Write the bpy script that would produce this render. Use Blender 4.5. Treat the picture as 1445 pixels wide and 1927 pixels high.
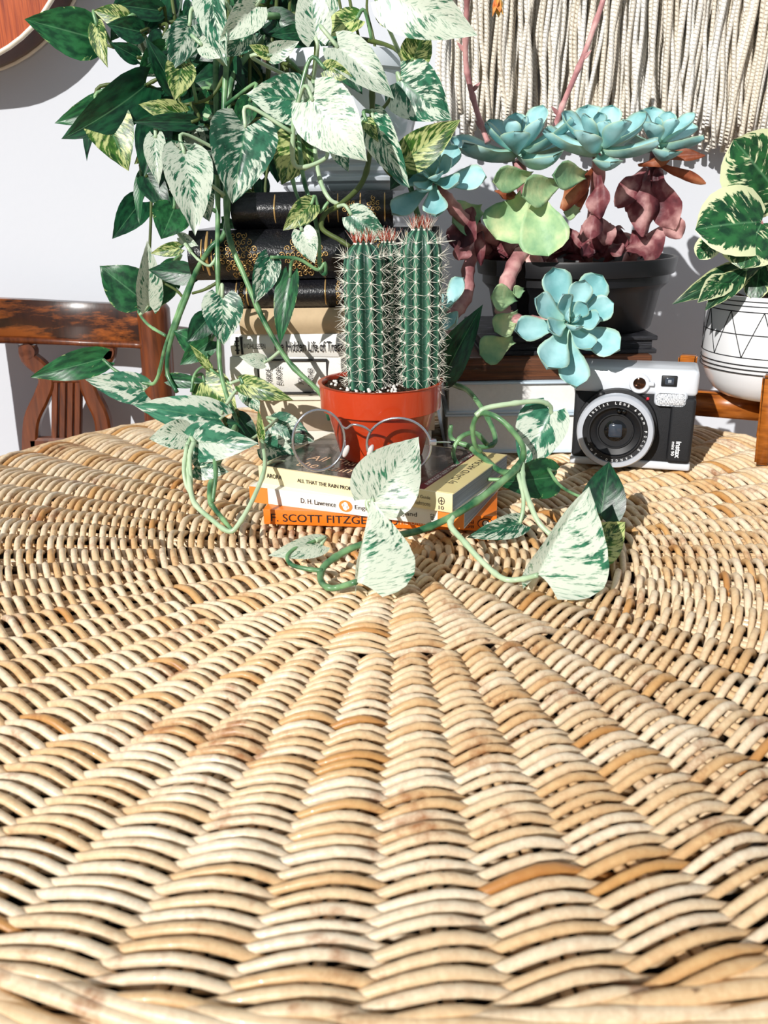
import bpy, bmesh, math, random
from mathutils import Vector, Matrix
import numpy as np

# ------------------------------------------------------------------ camera, world, sun, exposure
for o in list(bpy.data.objects): bpy.data.objects.remove(o)
SC = bpy.context.scene
COL = SC.collection
PI = math.pi
F, PITCH, ROLL, H = 1600.0, math.radians(20), math.radians(-1), 0.235     # table top is z = 0
CAM = Vector((0, 0, H))
FWD = Vector((0, math.cos(PITCH), -math.sin(PITCH)))
UP0 = Vector((0, math.sin(PITCH), math.cos(PITCH)))
RT0 = Vector((1, 0, 0))
_c, _s = math.cos(ROLL), math.sin(ROLL)
RT = RT0 * _c + UP0 * _s
UP = UP0 * _c - RT0 * _s
cd = bpy.data.cameras.new('camera')
cd.sensor_fit = 'VERTICAL'; cd.sensor_height = 36.0; cd.lens = F / 1927 * 36
cd.clip_start = 0.01; cd.clip_end = 50
cam = bpy.data.objects.new('camera', cd); COL.objects.link(cam)
M = Matrix((RT, UP, -FWD)).transposed().to_4x4(); M.translation = CAM
cam.matrix_world = M
SC.camera = cam
cd.dof.use_dof = True; cd.dof.focus_distance = 0.70; cd.dof.aperture_fstop = 14.0

SUN_AZ, SUN_EL = math.radians(31), math.radians(27)
SUN_DIR = Vector((math.sin(SUN_AZ) * math.cos(SUN_EL), math.cos(SUN_AZ) * math.cos(SUN_EL), -math.sin(SUN_EL)))
sd = bpy.data.lights.new('sun', 'SUN'); sd.energy = 4.5; sd.angle = math.radians(0.5); sd.color = (1.0, 0.97, 0.93)
sun = bpy.data.objects.new('sun', sd); COL.objects.link(sun)
sun.rotation_euler = SUN_DIR.to_track_quat('-Z', 'Y').to_euler(); sun.location = (-1.2, -1.6, 2.2)
w = bpy.data.worlds.new('world'); SC.world = w; w.use_nodes = True
w.node_tree.nodes['Background'].inputs[0].default_value = (0.80, 0.90, 1.0, 1)
w.node_tree.nodes['Background'].inputs[1].default_value = 0.33
vs = SC.view_settings
vs.view_transform = 'Standard'; vs.look = 'None'; vs.exposure = 0.0; vs.gamma = 1.0; vs.use_curve_mapping = False

# ------------------------------------------------------------------ helpers
def ray(px, py):
    x = (px - 722.5) / F; y = (py - 963.5) / F
    return FWD + RT * x - UP * y
def P(px, py, Y):            # a point at horizontal distance Y from the lens
    d = ray(px, py); return CAM + d * (Y / d.y)
def GZ(px, py, z=0.0):       # a point on the horizontal plane at height z
    d = ray(px, py); return CAM + d * ((z - H) / d.z)
def lin(h):
    h = h.lstrip('#'); v = [int(h[i:i + 2], 16) / 255 for i in (0, 2, 4)]
    return tuple((c / 12.92 if c <= .04045 else ((c + .055) / 1.055) ** 2.4) for c in v) + (1,)
RND = random.Random(7)

class NT:                    # small node helper
    def __init__(s, name):
        s.m = bpy.data.materials.new(name); s.m.use_nodes = True
        s.t = s.m.node_tree; s.b = s.t.nodes['Principled BSDF']; s.out = s.t.nodes['Material Output']
    def n(s, typ, **kw):
        nd = s.t.nodes.new(typ)
        for k, v in kw.items():
            if hasattr(nd, k): setattr(nd, k, v)
            else: nd.inputs[k.replace('_', ' ')].default_value = v
        return nd
    def l(s, a, b): s.t.links.new(a, b)
    def math(s, op, a, b=None, c=None, clamp=False):
        nd = s.t.nodes.new('ShaderNodeMath'); nd.operation = op; nd.use_clamp = clamp
        for i, v in enumerate((a, b, c)):
            if v is None: continue
            if isinstance(v, (int, float)): nd.inputs[i].default_value = v
            else: s.l(v, nd.inputs[i])
        return nd.outputs[0]
    def mix(s, f, a, b):
        nd = s.t.nodes.new('ShaderNodeMix'); nd.data_type = 'RGBA'
        for i, v in ((0, f), (6, a), (7, b)):
            if isinstance(v, (int, float, tuple)): nd.inputs[i].default_value = v
            else: s.l(v, nd.inputs[i])
        return nd.outputs[2]
    def ramp(s, f, stops):
        nd = s.t.nodes.new('ShaderNodeValToRGB'); e = nd.color_ramp.elements
        while len(e) < len(stops): e.new(0.5)
        for i, (p, c) in enumerate(stops):
            e[i].position = p; e[i].color = c if isinstance(c, tuple) else (c, c, c, 1)
        s.l(f, nd.inputs[0]); return nd.outputs[0]
    def noise(s, vec, scale, detail=3, rough=.5):
        nd = s.t.nodes.new('ShaderNodeTexNoise'); nd.inputs['Scale'].default_value = scale
        nd.inputs['Detail'].default_value = detail; nd.inputs['Roughness'].default_value = rough
        if vec is not None: s.l(vec, nd.inputs['Vector'])
        return nd.outputs[0]
    def mapping(s, vec, sc):
        nd = s.t.nodes.new('ShaderNodeMapping'); nd.inputs['Scale'].default_value = sc; s.l(vec, nd.inputs[0]); return nd.outputs[0]
    def obj(s): return s.n('ShaderNodeTexCoord').outputs['Object']
    def rnd(s): return s.n('ShaderNodeObjectInfo').outputs['Random']
    def col(s, c):
        if isinstance(c, tuple): s.b.inputs['Base Color'].default_value = c
        else: s.l(c, s.b.inputs['Base Color'])
    def bump(s, h, st, dist=.002):
        nd = s.n('ShaderNodeBump'); nd.inputs['Strength'].default_value = st; nd.inputs['Distance'].default_value = dist
        s.l(h, nd.inputs['Height']); s.l(nd.outputs[0], s.b.inputs['Normal'])
    def set(s, rough=.5, metal=0, spec=.5, coat=0):
        s.b.inputs['Roughness'].default_value = rough; s.b.inputs['Metallic'].default_value = metal
        s.b.inputs['Specular IOR Level'].default_value = spec; s.b.inputs['Coat Weight'].default_value = coat
        return s

def plain(name, c, rough=.5, metal=0, spec=.5, coat=0, var=.08, scale=40, bump=0):
    t = NT(name).set(rough, metal, spec, coat); c = lin(c)
    d = tuple(max(0, x * (1 - var * 2)) for x in c[:3]) + (1,)
    nz = t.noise(t.obj(), scale, 4)
    t.col(t.mix(nz, d, tuple(min(1, x * (1 + var)) for x in c[:3]) + (1,)))
    if bump: t.bump(t.noise(t.obj(), scale * 6, 3), bump, .001)
    return t.m

def woodmat(name, dark, light, sc=(4, 60, 60), rough=.35, wear=None):
    t = NT(name).set(rough, 0, .5, .2)
    g = t.noise(t.mapping(t.obj(), sc), 6, 5, .6)
    c = t.ramp(g, [(.3, lin(dark)), (.7, lin(light))])
    if wear:
        nz = t.noise(t.mapping(t.obj(), (.35, .35, 1.6)), 30, 6, .7)
        c = t.mix(t.ramp(nz, [(.50, 0.), (.62, 1.)]), c, lin(wear))
    t.col(c); t.bump(g, .15, .001); return t.m

def fin(name, bm, mat, parent=None, smooth=True):
    me = bpy.data.meshes.new(name); bm.normal_update(); bm.to_mesh(me); bm.free()
    return mk(name, me, mat, parent, smooth)
def mk(name, me, mat, parent=None, smooth=True):
    if smooth:
        me.polygons.foreach_set('use_smooth', [True] * len(me.polygons))
    if mat is not None:
        if isinstance(mat, (list, tuple)):
            for m in mat: me.materials.append(m)
        else: me.materials.append(mat)
    o = bpy.data.objects.new(name, me); COL.objects.link(o)
    if parent is not None: o.parent = parent
    return o
def thing(name, label, cat, loc=(0, 0, 0), rotz=0, group=None):
    o = bpy.data.objects.new(name, None); COL.objects.link(o); o.empty_display_size = .02
    o.location = loc; o.rotation_euler = (0, 0, rotz); o['label'] = label; o['category'] = cat
    if group: o['group'] = group
    return o
def put(o, parent):          # parent without moving: thing empties are unrotated here
    o.parent = parent; o.location = Vector(o.location) - Vector(parent.location); return o

def box(bm, x0, x1, y0, y1, z0, z1, bev=0, seg=2):
    b2 = bmesh.new()
    vs_ = [b2.verts.new((x, y, z)) for x in (x0, x1) for y in (y0, y1) for z in (z0, z1)]
    for f in ((0, 1, 3, 2), (4, 6, 7, 5), (0, 4, 5, 1), (2, 3, 7, 6), (0, 2, 6, 4), (1, 5, 7, 3)):
        b2.faces.new([vs_[i] for i in f])
    if bev: bmesh.ops.bevel(b2, geom=b2.edges[:], offset=bev, segments=seg, affect='EDGES', profile=.5)
    me = bpy.data.meshes.new('t'); b2.to_mesh(me); b2.free(); bm.from_mesh(me); bpy.data.meshes.remove(me)
    return bm
def tube(bm, pts, rad, sides=8, cap=True, flat=1.0, upref=None, closed=False):
    pts = [Vector(p) for p in pts]; n = len(pts)
    if not hasattr(rad, '__len__'): rad = [rad] * n
    rings = []; ref = None
    for i, p in enumerate(pts):
        if closed: d = pts[(i + 1) % n] - pts[i - 1]
        else: d = pts[min(i + 1, n - 1)] - pts[max(i - 1, 0)]
        d = d.normalized() if d.length > 1e-9 else Vector((0, 0, 1))
        if ref is None:
            ref = Vector(upref) if upref is not None else (Vector((0, 0, 1)) if abs(d.z) < .9 else Vector((0, 1, 0)))
        elif upref is not None: ref = Vector(upref)
        a = ref - d * ref.dot(d)
        if a.length < 1e-6: a = Vector((1, 0, 0)) - d * d.x
        a.normalize(); b = d.cross(a); ref = a
        rings.append([bm.verts.new(p + (a * math.cos(t) + b * math.sin(t) * flat) * rad[i])
                      for t in [2 * PI * k / sides for k in range(sides)]])
    m = n if closed else n - 1
    for i in range(m):
        r0, r1 = rings[i], rings[(i + 1) % n]
        for k in range(sides):
            bm.faces.new((r0[k], r0[(k + 1) % sides], r1[(k + 1) % sides], r1[k]))
    if cap and not closed:
        bm.faces.new(rings[0][::-1]); bm.faces.new(rings[-1])
    return bm
def spline(pts, k=6):        # Catmull-Rom through 3D points
    pts = [Vector(p) for p in pts]
    if len(pts) < 3: return [pts[0].lerp(pts[-1], i / k) for i in range(k + 1)]
    q = [pts[0] * 2 - pts[1]] + pts + [pts[-1] * 2 - pts[-2]]; out = []
    for i in range(1, len(q) - 2):
        for j in range(k):
            t = j / k; a, b, c, d = q[i - 1], q[i], q[i + 1], q[i + 2]
            out.append(.5 * ((2 * b) + (c - a) * t + (2 * a - 5 * b + 4 * c - d) * t * t + (3 * b - a - 3 * c + d) * t ** 3))
    out.append(pts[-1]); return out
def lathe(bm, prof, seg=48, axis=None):
    ax = axis or (lambda r, z, a: (r * math.cos(a), r * math.sin(a), z)); rings = []
    for r, z in prof:
        rings.append([bm.verts.new(ax(r, z, 2 * PI * k / seg)) for k in range(seg)] if r > 1e-6 else [bm.verts.new(ax(0, z, 0))])
    for A, B in zip(rings, rings[1:]):
        for k in range(seg):
            q = [A[k % len(A)], A[(k + 1) % len(A)], B[(k + 1) % len(B)], B[k % len(B)]]
            u = []
            for v in q:
                if v not in u: u.append(v)
            if len(u) >= 3:
                try: bm.faces.new(u)
                except ValueError: pass
    bmesh.ops.recalc_face_normals(bm, faces=bm.faces[:])
    return bm
def sharp(o, deg=35):
    m = o.modifiers.new('split', 'EDGE_SPLIT'); m.split_angle = math.radians(deg); return o

_tc = {}
def text_bm(s, bold=0.0):
    cu = bpy.data.curves.new('t', 'FONT'); cu.body = s; cu.size = 1; cu.offset = bold; cu.resolution_u = 3
    cu.align_x = 'LEFT'
    ob = bpy.data.objects.new('t', cu); COL.objects.link(ob)
    dg = bpy.context.evaluated_depsgraph_get(); me = bpy.data.meshes.new_from_object(ob.evaluated_get(dg))
    bpy.data.objects.remove(ob); bpy.data.curves.remove(cu); return me
def text(name, s, mat, parent, org, xd, yd, width, height, bold=0.0, off=.00035):
    """lettering laid flat on a surface: org = lower left corner, xd / yd = reading and up directions (local to parent)"""
    me = text_bm(s, bold); co = np.empty(len(me.vertices) * 3); me.vertices.foreach_get('co', co); co = co.reshape(-1, 3)
    mn, mx = co.min(0), co.max(0); sx = width / (mx[0] - mn[0]); sy = height / max(mx[1] - mn[1], 1e-6)
    xd = Vector(xd).normalized(); yd = Vector(yd).normalized(); n = xd.cross(yd); org = Vector(org) + n * off
    for v in me.vertices:
        v.co = org + xd * ((v.co.x - mn[0]) * sx) + yd * ((v.co.y - mn[1]) * sy)
    return mk(name, me, mat, parent, False)

# ------------------------------------------------------------------ the room
wm = NT('wall_paint').set(.85, 0, .2); nz = wm.noise(wm.obj(), 3, 3)
wm.col(wm.mix(nz, (.63, .655, .71, 1), (.68, .705, .75, 1))); wm.bump(wm.noise(wm.obj(), 120, 3), .08, .002)
WALL_Y = 1.125
o = fin('wall_back', box(bmesh.new(), -3, 3, WALL_Y, WALL_Y + .12, -.74, 1.9), wm.m, smooth=False)
o['kind'] = 'structure'; o['label'] = 'white painted wall behind the table'
fl = NT('floor_boards').set(.4, 0, .5); g = fl.noise(fl.mapping(fl.obj(), (30, 2, 1)), 5, 4)
fl.col(fl.ramp(g, [(.3, lin('#6b4526')), (.7, lin('#9a6b40'))]))
o = fin('floor', box(bmesh.new(), -3, 3, -2.5, WALL_Y, -.80, -.74), fl.m, smooth=False)
o['kind'] = 'structure'; o['label'] = 'brown wooden floor under the table'
# ------------------------------------------------------------------ the wicker table
def cane_mat():
    t = NT('rattan_cane').set(.42, 0, .5, .08)
    at = t.n('ShaderNodeAttribute', attribute_name='tone'); tone = at.outputs['Fac']
    base = t.ramp(tone, [(0., lin('#b5773a')), (.25, lin('#d3a568')), (.6, lin('#e9cfa6')), (1., lin('#f6e8cd'))])
    ob = t.obj()
    st = t.noise(t.mapping(ob, (1, 1, 1)), 32, 5, .7)
    base = t.mix(t.ramp(st, [(.56, 0.), (.70, .80)]), base, lin('#8f4f1c'))
    fi = t.noise(ob, 260, 4, .7)
    base = t.mix(t.ramp(fi, [(.35, .0), (.62, .28)]), base, lin('#a8662c'))
    sp = t.noise(ob, 75, 4, .6)
    base = t.mix(t.ramp(sp, [(.70, 0.), (.75, .8)]), base, lin('#4a2710'))
    t.col(base); t.bump(fi, .25, .0008); return t.m
CANE = cane_mat()
GAPSHADE = plain('weave_gap_shade', '#1a0d05', .9, var=.2, scale=60)  # near-black colour puts deep shade into the gaps of the weave
TC = Vector((0.004, .637)); WC = Vector((.012, .578)); TR = .444
def ringpt(s, phi, z=0):
    c = WC + (TC - WC) * s
    return Vector((c.x + TR * s * math.cos(phi), c.y + TR * s * math.sin(phi), z))
def pitch_at(phi, ds):       # distance between two neighbouring rows
    o_ = TC - WC
    return ds * (TR + o_.x * math.cos(phi) + o_.y * math.sin(phi))
table = thing('wicker_table', 'round woven rattan wicker table covering the whole foreground', 'table', (TC.x, TC.y, -.74))
TOFF = Vector((TC.x, TC.y, -.74))
def set_tone(me, vals):
    a = me.attributes.new('tone', 'FLOAT', 'POINT'); a.data.foreach_set('value', vals)

R1 = random.Random(3)
TT = [-.86, -.74, -.52, -.25, 0, .18, .38, .62, .95]
ZZ = [-.62, -.40, .10, .78, 1.10, .92, .30, -.75, -1.75]
RR = [.22, .58, .92, 1, 1, 1, 1, .95, .8]
SIDES = 7
def strand_geo(s, phi0, dphi, ds):
    """vertices of one woven cane: it comes up from under its neighbour, crosses a stake and dives again"""
    p = pitch_at(phi0, ds); arc = TR * s * dphi
    rb = min(.0036, .315 * p) * R1.uniform(.88, 1.1)
    hz = .0048 * R1.uniform(.85, 1.15); js = R1.uniform(-.10, .10); jt = R1.uniform(-.05, .05); sw = R1.uniform(.85, 1.1)
    cl = []
    for t, z in zip(TT, ZZ):
        off = .62 - 1.22 * (t + .86) / 1.81
        cl.append(ringpt(s + ds * (off * sw + js), phi0 + (t + jt) * dphi, hz * z - .0086))
    V = []
    n = len(cl)
    for i, q in enumerate(cl):
        d = (cl[min(i + 1, n - 1)] - cl[max(i - 1, 0)]).normalized()
        a = Vector((0, 0, 1)); a = (a - d * a.dot(d)).normalized(); b = d.cross(a)
        r = rb * RR[i]
        for k in range(SIDES):
            th = 2 * PI * k / SIDES; V.append(q + (a * math.cos(th) + b * math.sin(th)) * r)
    return V, cl
FACES = []
for i in range(len(TT) - 1):
    for k in range(SIDES):
        FACES.append((i * SIDES + k, i * SIDES + (k + 1) % SIDES, (i + 1) * SIDES + (k + 1) % SIDES, (i + 1) * SIDES + k))
FACES.append(tuple(range(SIDES))[::-1]); FACES.append(tuple((len(TT) - 1) * SIDES + k for k in range(SIDES)))
NROW = 55; DS = 1.0 / NROW
strands = []
def proj(p):
    v = p - CAM; d = v.dot(FWD)
    if d < .03: return None
    return 722.5 + F * v.dot(RT) / d, 963.5 - F * v.dot(UP) / d, d
for j in range(2, NROW):
    s = (j + .5) * DS
    N = 15 if s < .12 else (30 if s < .40 else 60)
    rowtone = R1.uniform(-.08, .08)
    for i in range(N):
        phi0 = 2 * PI * (i + .25) / N - PI / 2
        V, cl = strand_geo(s, phi0, 2 * PI / N, DS)
        u = R1.random()
        tone = (R1.uniform(.12,.35) if u < .04 else (R1.uniform(.38, .6) if u < .3 else R1.uniform(.58, .95))) + rowtone
        c = proj(cl[4]); ok = c and -20 < c[0] < 1465 and 760 < c[1] < 1940
        strands.append((V, max(0, min(1, tone)), (1 / c[2] if ok else 0)))
strands.sort(key=lambda a: -a[2])
tme = []
for k, (V, tone, _) in enumerate(strands[:299]):
    me = bpy.data.meshes.new('strand'); me.from_pydata([tuple(v - TOFF) for v in V], [], FACES); set_tone(me, [tone] * len(V))
    mk('strand', me, CANE, table)
vs_, fs_, tn_ = [], [], []
for V, tone, _ in strands[299:]:
    b = len(vs_); vs_ += [tuple(v - TOFF) for v in V]; fs_ += [tuple(b + q for q in f) for f in FACES]; tn_ += [tone] * len(V)
me = bpy.data.meshes.new('weave'); me.from_pydata(vs_, [], fs_); set_tone(me, tn_)
o = mk('weave', me, CANE, table); o['kind'] = 'stuff'
# stakes: a pair of thin rods runs outward under every column of humps
for i in range(60):
    phi0 = 2 * PI * (i + .25) / 60 - PI / 2
    s0 = .04 if i % 4 == 0 else (.12 if i % 2 == 0 else .40)
    bm = bmesh.new()
    for sg in (-1, 1):
        pts = []
        for k in range(9):
            s = s0 + (1.0 - s0) * k / 8
            q = ringpt(s, phi0, -.0108); tdir = Vector((-math.sin(phi0), math.cos(phi0), 0))
            pts.append(q + tdir * sg * .0030 - TOFF)
        tube(bm, pts, .0024, 6)
    o = fin('stake', bm, CANE, table); set_tone(o.data, [R1.uniform(.35, .8)] * len(o.data.vertices))
# coiled middle of the weave
bm = bmesh.new()
tube(bm, [ringpt(.004 + .034 * k / 60, k / 60 * 8 * PI, -.0055) - TOFF for k in range(61)], .0034, 6)
o = fin('centre_coil', bm, CANE, table); set_tone(o.data, [.35] * len(o.data.vertices))
# border: long canes laid over each other along the edge
for lay in range(2):
    for i in range(60):
        phi0 = 2 * PI * (i + .5 * lay) / 60; bm = bmesh.new(); pts = []; rad = []
        L = R1.uniform(2.8, 3.6)
        for k in range(11):
            t = k / 10; s = .990 + .020 * lay + .030 * t
            z = -.0090 + .006 * math.sin(PI * min(1, t * 1.15)) - .004 * lay - .006 * t
            pts.append(ringpt(s, phi0 + t * L * 2 * PI / 60, z) - TOFF); rad.append(.0031 * (1 if .08 < t < .95 else .5))
        tube(bm, pts, rad, 7)
        o = fin('border_cane', bm, CANE, table); set_tone(o.data, [R1.uniform(.45, .9)] * len(o.data.vertices))
for k, (s, z, r) in enumerate(((1.055, -.018, .006), (1.062, -.030, .006), (1.055, -.042, .006))):
    bm = bmesh.new(); tube(bm, [ringpt(s, 2 * PI * q / 96, z) - TOFF for q in range(96)], r, 8, closed=True)
    o = fin('rim_rod', bm, CANE, table); set_tone(o.data, [.55] * len(o.data.vertices))
bm = bmesh.new(); lathe(bm, [(0, .719), (TR * 1.04, .719), (TR * 1.04, .68), (TR * 1.0, .66), (0, .66)], 64)
fin('gap_shade_panel', bm, GAPSHADE, table)  # added backing panel, dark so the gaps between canes look shaded
for k in range(4):
    a = k * PI / 2; bm = bmesh.new()
    tube(bm, [(math.cos(a) * .30, math.sin(a) * .30, .662), (math.cos(a) * .31, math.sin(a) * .31, .3), (math.cos(a) * .34, math.sin(a) * .34, .0)], .024, 12)
    o = fin('leg', bm, CANE, table); set_tone(o.data, [.5] * len(o.data.vertices))
bm = bmesh.new(); tube(bm, [(math.cos(q / 24 * PI) * .315, math.sin(q / 24 * PI) * .315, .2) for q in range(48)], .010, 8, closed=True)
o = fin('stretcher_ring', bm, CANE, table); set_tone(o.data, [.5] * len(o.data.vertices))
# ------------------------------------------------------------------ books
INK = plain('black_ink', '#17161a', .6, var=.05)
CREAMPG = NT('book_pages').set(.8, 0, .2)
_n = CREAMPG.noise(CREAMPG.mapping(CREAMPG.obj(), (3, 3, 900)), 3, 3)
CREAMPG.col(CREAMPG.ramp(_n, [(.35, lin('#cfc6b4')), (.65, lin('#f1ecdf'))])); CREAMPG.bump(_n, .4, .0006); CREAMPG = CREAMPG.m
GREYPG = NT('grey_pages').set(.8, 0, .2)
_n = GREYPG.noise(GREYPG.mapping(GREYPG.obj(), (3, 3, 1400)), 3, 3)
GREYPG.col(GREYPG.ramp(_n, [(.3, lin('#6f7884')), (.7, lin('#aab4c0'))])); GREYPG.bump(_n, .4, .0006); GREYPG = GREYPG.m

def book(name, label, FL, FR, z0, t, dep, cover, pages=CREAMPG, hard=False, group=None, face='spine', round_=0):
    """a lying book; local x runs along its front long side, y goes back, z up"""
    FL, FR = Vector(FL), Vector(FR); L = (Vector((FR.x, FR.y)) - Vector((FL.x, FL.y))).length
    a = math.atan2(FR.y - FL.y, FR.x - FL.x)
    root = thing(name, label, 'book', (FL.x, FL.y, z0), a, group)
    c = .0024 if hard else .0007; lip = .003 if hard else .0
    bm = bmesh.new()
    if face == 'spine':
        if round_:
            prof = [(-round_ * math.sin(PI * k / 10), t * k / 10) for k in range(11)]
            inner = [(c, t - c), (c, c)]
            vv = []
            for x in (0, L):
                vv.append([bm.verts.new((x, y, z)) for y, z in prof + inner])
            n = len(prof) + 2
            for k in range(n): bm.faces.new((vv[0][k], vv[0][(k + 1) % n], vv[1][(k + 1) % n], vv[1][k]))
            bm.faces.new(vv[0][::-1]); bm.faces.new(vv[1])
        else: box(bm, 0, L, 0, c * 1.2, 0, t, min(c, t) * .35)
        box(bm, 0, L, c * .6, dep, 0, c, c * .3); box(bm, 0, L, c * .6, dep, t - c, t, c * .3)
        pb = (lip, L - lip, c * 1.2, dep - lip * 1.5 - .0006)
    else:
        box(bm, 0, L, 0, dep, 0, c, c * .3); box(bm, 0, L, 0, dep, t - c, t, c * .3); box(bm, 0, L, dep - c, dep, c, t - c, 0)
        pb = (lip, L - lip, lip * 1.5 + .0006, dep - c)
    bmesh.ops.recalc_face_normals(bm, faces=bm.faces[:])
    sharp(fin('cover', bm, cover, root), 40)
    fin('page_block', box(bmesh.new(), pb[0], pb[1], pb[2], pb[3], c, t - c), pages, root, False)
    root['L'] = L
    return root, L
def ell(bm, cx, cz, rx, rz, y, n=20, rot=0):
    vv = [bm.verts.new((cx + rx * math.cos(2 * PI * k / n), y, cz + rz * math.sin(2 * PI * k / n))) for k in range(n)]
    bm.faces.new(vv); return bm
def decal_box(name, mat, parent, x0, x1, z0, z1, y=-.0003):
    return fin(name, box(bmesh.new(), x0, x1, y, .0002, z0, z1), mat, parent, False)
X, Z = (1, 0, 0), (0, 0, 1)

# --- three paperbacks in the middle of the table
T1, T2, T3 = .0122, .0130, .0142
ORANGE = plain('orange_spine', '#f07a1c', .35, coat=.3, var=.06, scale=60)
PALEBLUE = plain('orange_paperback_cover', '#ee9a3c', .3, coat=.3, var=.1, scale=20)
WHITEPB = plain('white_paperback', '#f3efe6', .4, coat=.2, var=.04)
LORANGE = plain('light_orange_print', '#f08a3a', .4, var=.05)
CREAMSP = plain('cream_spine', '#f5e3b4', .35, coat=.2, var=.04)
fl_, fr_ = GZ(497, 986), GZ(934, 1000)
b1, L1 = book('paperback_book', 'orange-spined paperback at the bottom of the front stack', fl_, fr_, 0, T1, .108, ORANGE, GREYPG, group='paperbacks under the cactus')
RED = plain('dark_red_ink', '#5a1208', .5, var=.05); PALEINK = plain('pale_ink', '#ffd9b0', .5, var=.03)
text('spine_lettering', 'F. SCOTT FITZGERALD', INK, b1, (.006, -.0003, T1 * .22), X, Z, .100, T1 * .52)
text('spine_lettering', 'THE GREAT GATSBY', PALEINK, b1, (.104, -.0003, T1 * .28), X, Z, .048, T1 * .36)
text('spine_lettering', 'PENGUIN', INK, b1, (L1 * .905, -.0003, T1 * .70), (-1, 0, 0), (0, 0, -1), .022, T1 * .22)
text('spine_lettering', 'BOOKS', INK, b1, (L1 * .905, -.0003, T1 * .36), (-1, 0, 0), (0, 0, -1), .018, T1 * .18)
bm = ell(bmesh.new(), L1 * .955, T1 * .5, .0062, T1 * .36, -.0005); fin('logo_oval', bm, INK, b1, False)
bm = ell(bmesh.new(), L1 * .955, T1 * .5, .0056, T1 * .31, -.0007); fin('logo_ring', bm, ORANGE, b1, False)
bm = ell(bmesh.new(), L1 * .955, T1 * .52, .0028, T1 * .24, -.0009); fin('logo_bird', bm, INK, b1, False)
bm = ell(bmesh.new(), L1 * .955, T1 * .55, .0018, T1 * .17, -.0011); fin('logo_bird', bm, WHITEPB, b1, False)

fl_, fr_ = GZ(471, 944, T1), GZ(905, 1000, T1)
d_ = (fr_ - fl_).normalized(); fr_ = fl_ + d_ * .178
b2, L2 = book('paperback_book', 'white-spined paperback with orange end bands in the middle of the front stack', fl_, fr_, T1, T2, .104, WHITEPB, GREYPG, group='paperbacks under the cactus')
decal_box('orange_band', LORANGE, b2, 0, .0165, 0, T2); decal_box('orange_band', LORANGE, b2, L2 - .020, L2, 0, T2)
text('spine_lettering', 'D. H. Lawrence', INK, b2, (.046, -.0003, T2 * .36), X, Z, .030, T2 * .30)
text('spine_lettering', 'England, My England', INK, b2, (.092, -.0003, T2 * .32), X, Z, .050, T2 * .34)
text('spine_lettering', '1482', INK, b2, (L2 - .0225, -.0003, T2 * .2), Z, (-1, 0, 0), T2 * .5, .0030)
bm = ell(bmesh.new(), .0842, T2 * .5, .0056, T2 * .36, -.0005); fin('logo_oval', bm, LORANGE, b2, False)
bm = ell(bmesh.new(), .0842, T2 * .5, .0024, T2 * .26, -.0007); ell(bm, .0822, T2 * .56, .0012, T2 * .1, -.0007); ell(bm, .0862, T2 * .44, .0012, T2 * .1, -.0007)
fin('logo_bird', bm, WHITEPB, b2, False)

fl_, fr_ = GZ(488, 908, T1 + T2), GZ(851, 966, T1 + T2)
PHOTO = NT('mushroom_cover_photo').set(.25, 0, .5, .3)
_n = PHOTO.noise(PHOTO.obj(), 45, 6, .7); PHOTO.col(PHOTO.ramp(_n, [(.35, lin('#161514')), (.5, lin('#39332f')), (.62, lin('#6e645c')), (.75, lin('#a39a8e'))])); PHOTO = PHOTO.m
MAROON = plain('maroon_band', '#6d1426', .35, coat=.2, var=.08); YELLOWC = plain('pale_yellow_cover', '#f3dfa0', .3, coat=.3, var=.04)
b3, L3 = book('paperback_book', 'cream-spined paperback under the orange pot, top of the front stack', fl_, fr_, T1 + T2, T3, .112, CREAMSP, GREYPG, group='paperbacks under the cactus')
ZT = T3
fin('cover_photo', box(bmesh.new(), .002, L3 - .030, .002, .110, ZT - .0001, ZT + .0002), PHOTO, b3, False)
fin('red_band', box(bmesh.new(), L3 - .030, L3 - .023, .002, .110, ZT - .0001, ZT + .0002), MAROON, b3, False)
fin('yellow_band', box(bmesh.new(), L3 - .023, L3 - .0003, .002, .110, ZT - .0001, ZT + .0002), YELLOWC, b3, False)
text('cover_lettering', 'A HIP POCKET GUIDE TO WESTERN MUSHROOMS', WHITEPB, b3, (L3 - .0245, .012, ZT), (0, 1, 0), (-1, 0, 0), .090, .0040, .02)
text('cover_lettering', 'by DAVID ARORA', INK, b3, (L3 - .0075, .022, ZT), (0, 1, 0), (-1, 0, 0), .066, .0080)
text('cover_lettering', 'All That', PALEINK, b3, (.026, .030, ZT), (1, .0, 0), (0, 1, 0), .050, .013)
text('cover_lettering', 'the Rain', PALEINK, b3, (.026, .012, ZT), (1, .0, 0), (0, 1, 0), .050, .013)
text('spine_lettering', 'ARORA', INK, b3, (.008, -.0003, T3 * .38), X, Z, .0145, T3 * .26, .012)
text('spine_lettering', 'ALL THAT THE RAIN PROMISES, AND MORE...', INK, b3, (.037, -.0003, T3 * .36), X, Z, .082, T3 * .25, .010)
text('spine_lettering', 'A Hip Pocket Guide', INK, b3, (.1235, -.0003, T3 * .52), X, Z, .028, T3 * .22)
text('spine_lettering', 'to Western Mushrooms', INK, b3, (.1235, -.0003, T3 * .20), X, Z, .028, T3 * .22)
bm = bmesh.new(); tube(bm, [(L3 - .0085 + .0024 * math.cos(k / 8 * PI), -.0003, T3 * .58 + .0026 * math.sin(k / 8 * PI)) for k in range(16)], .00028, 5, closed=True)
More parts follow.
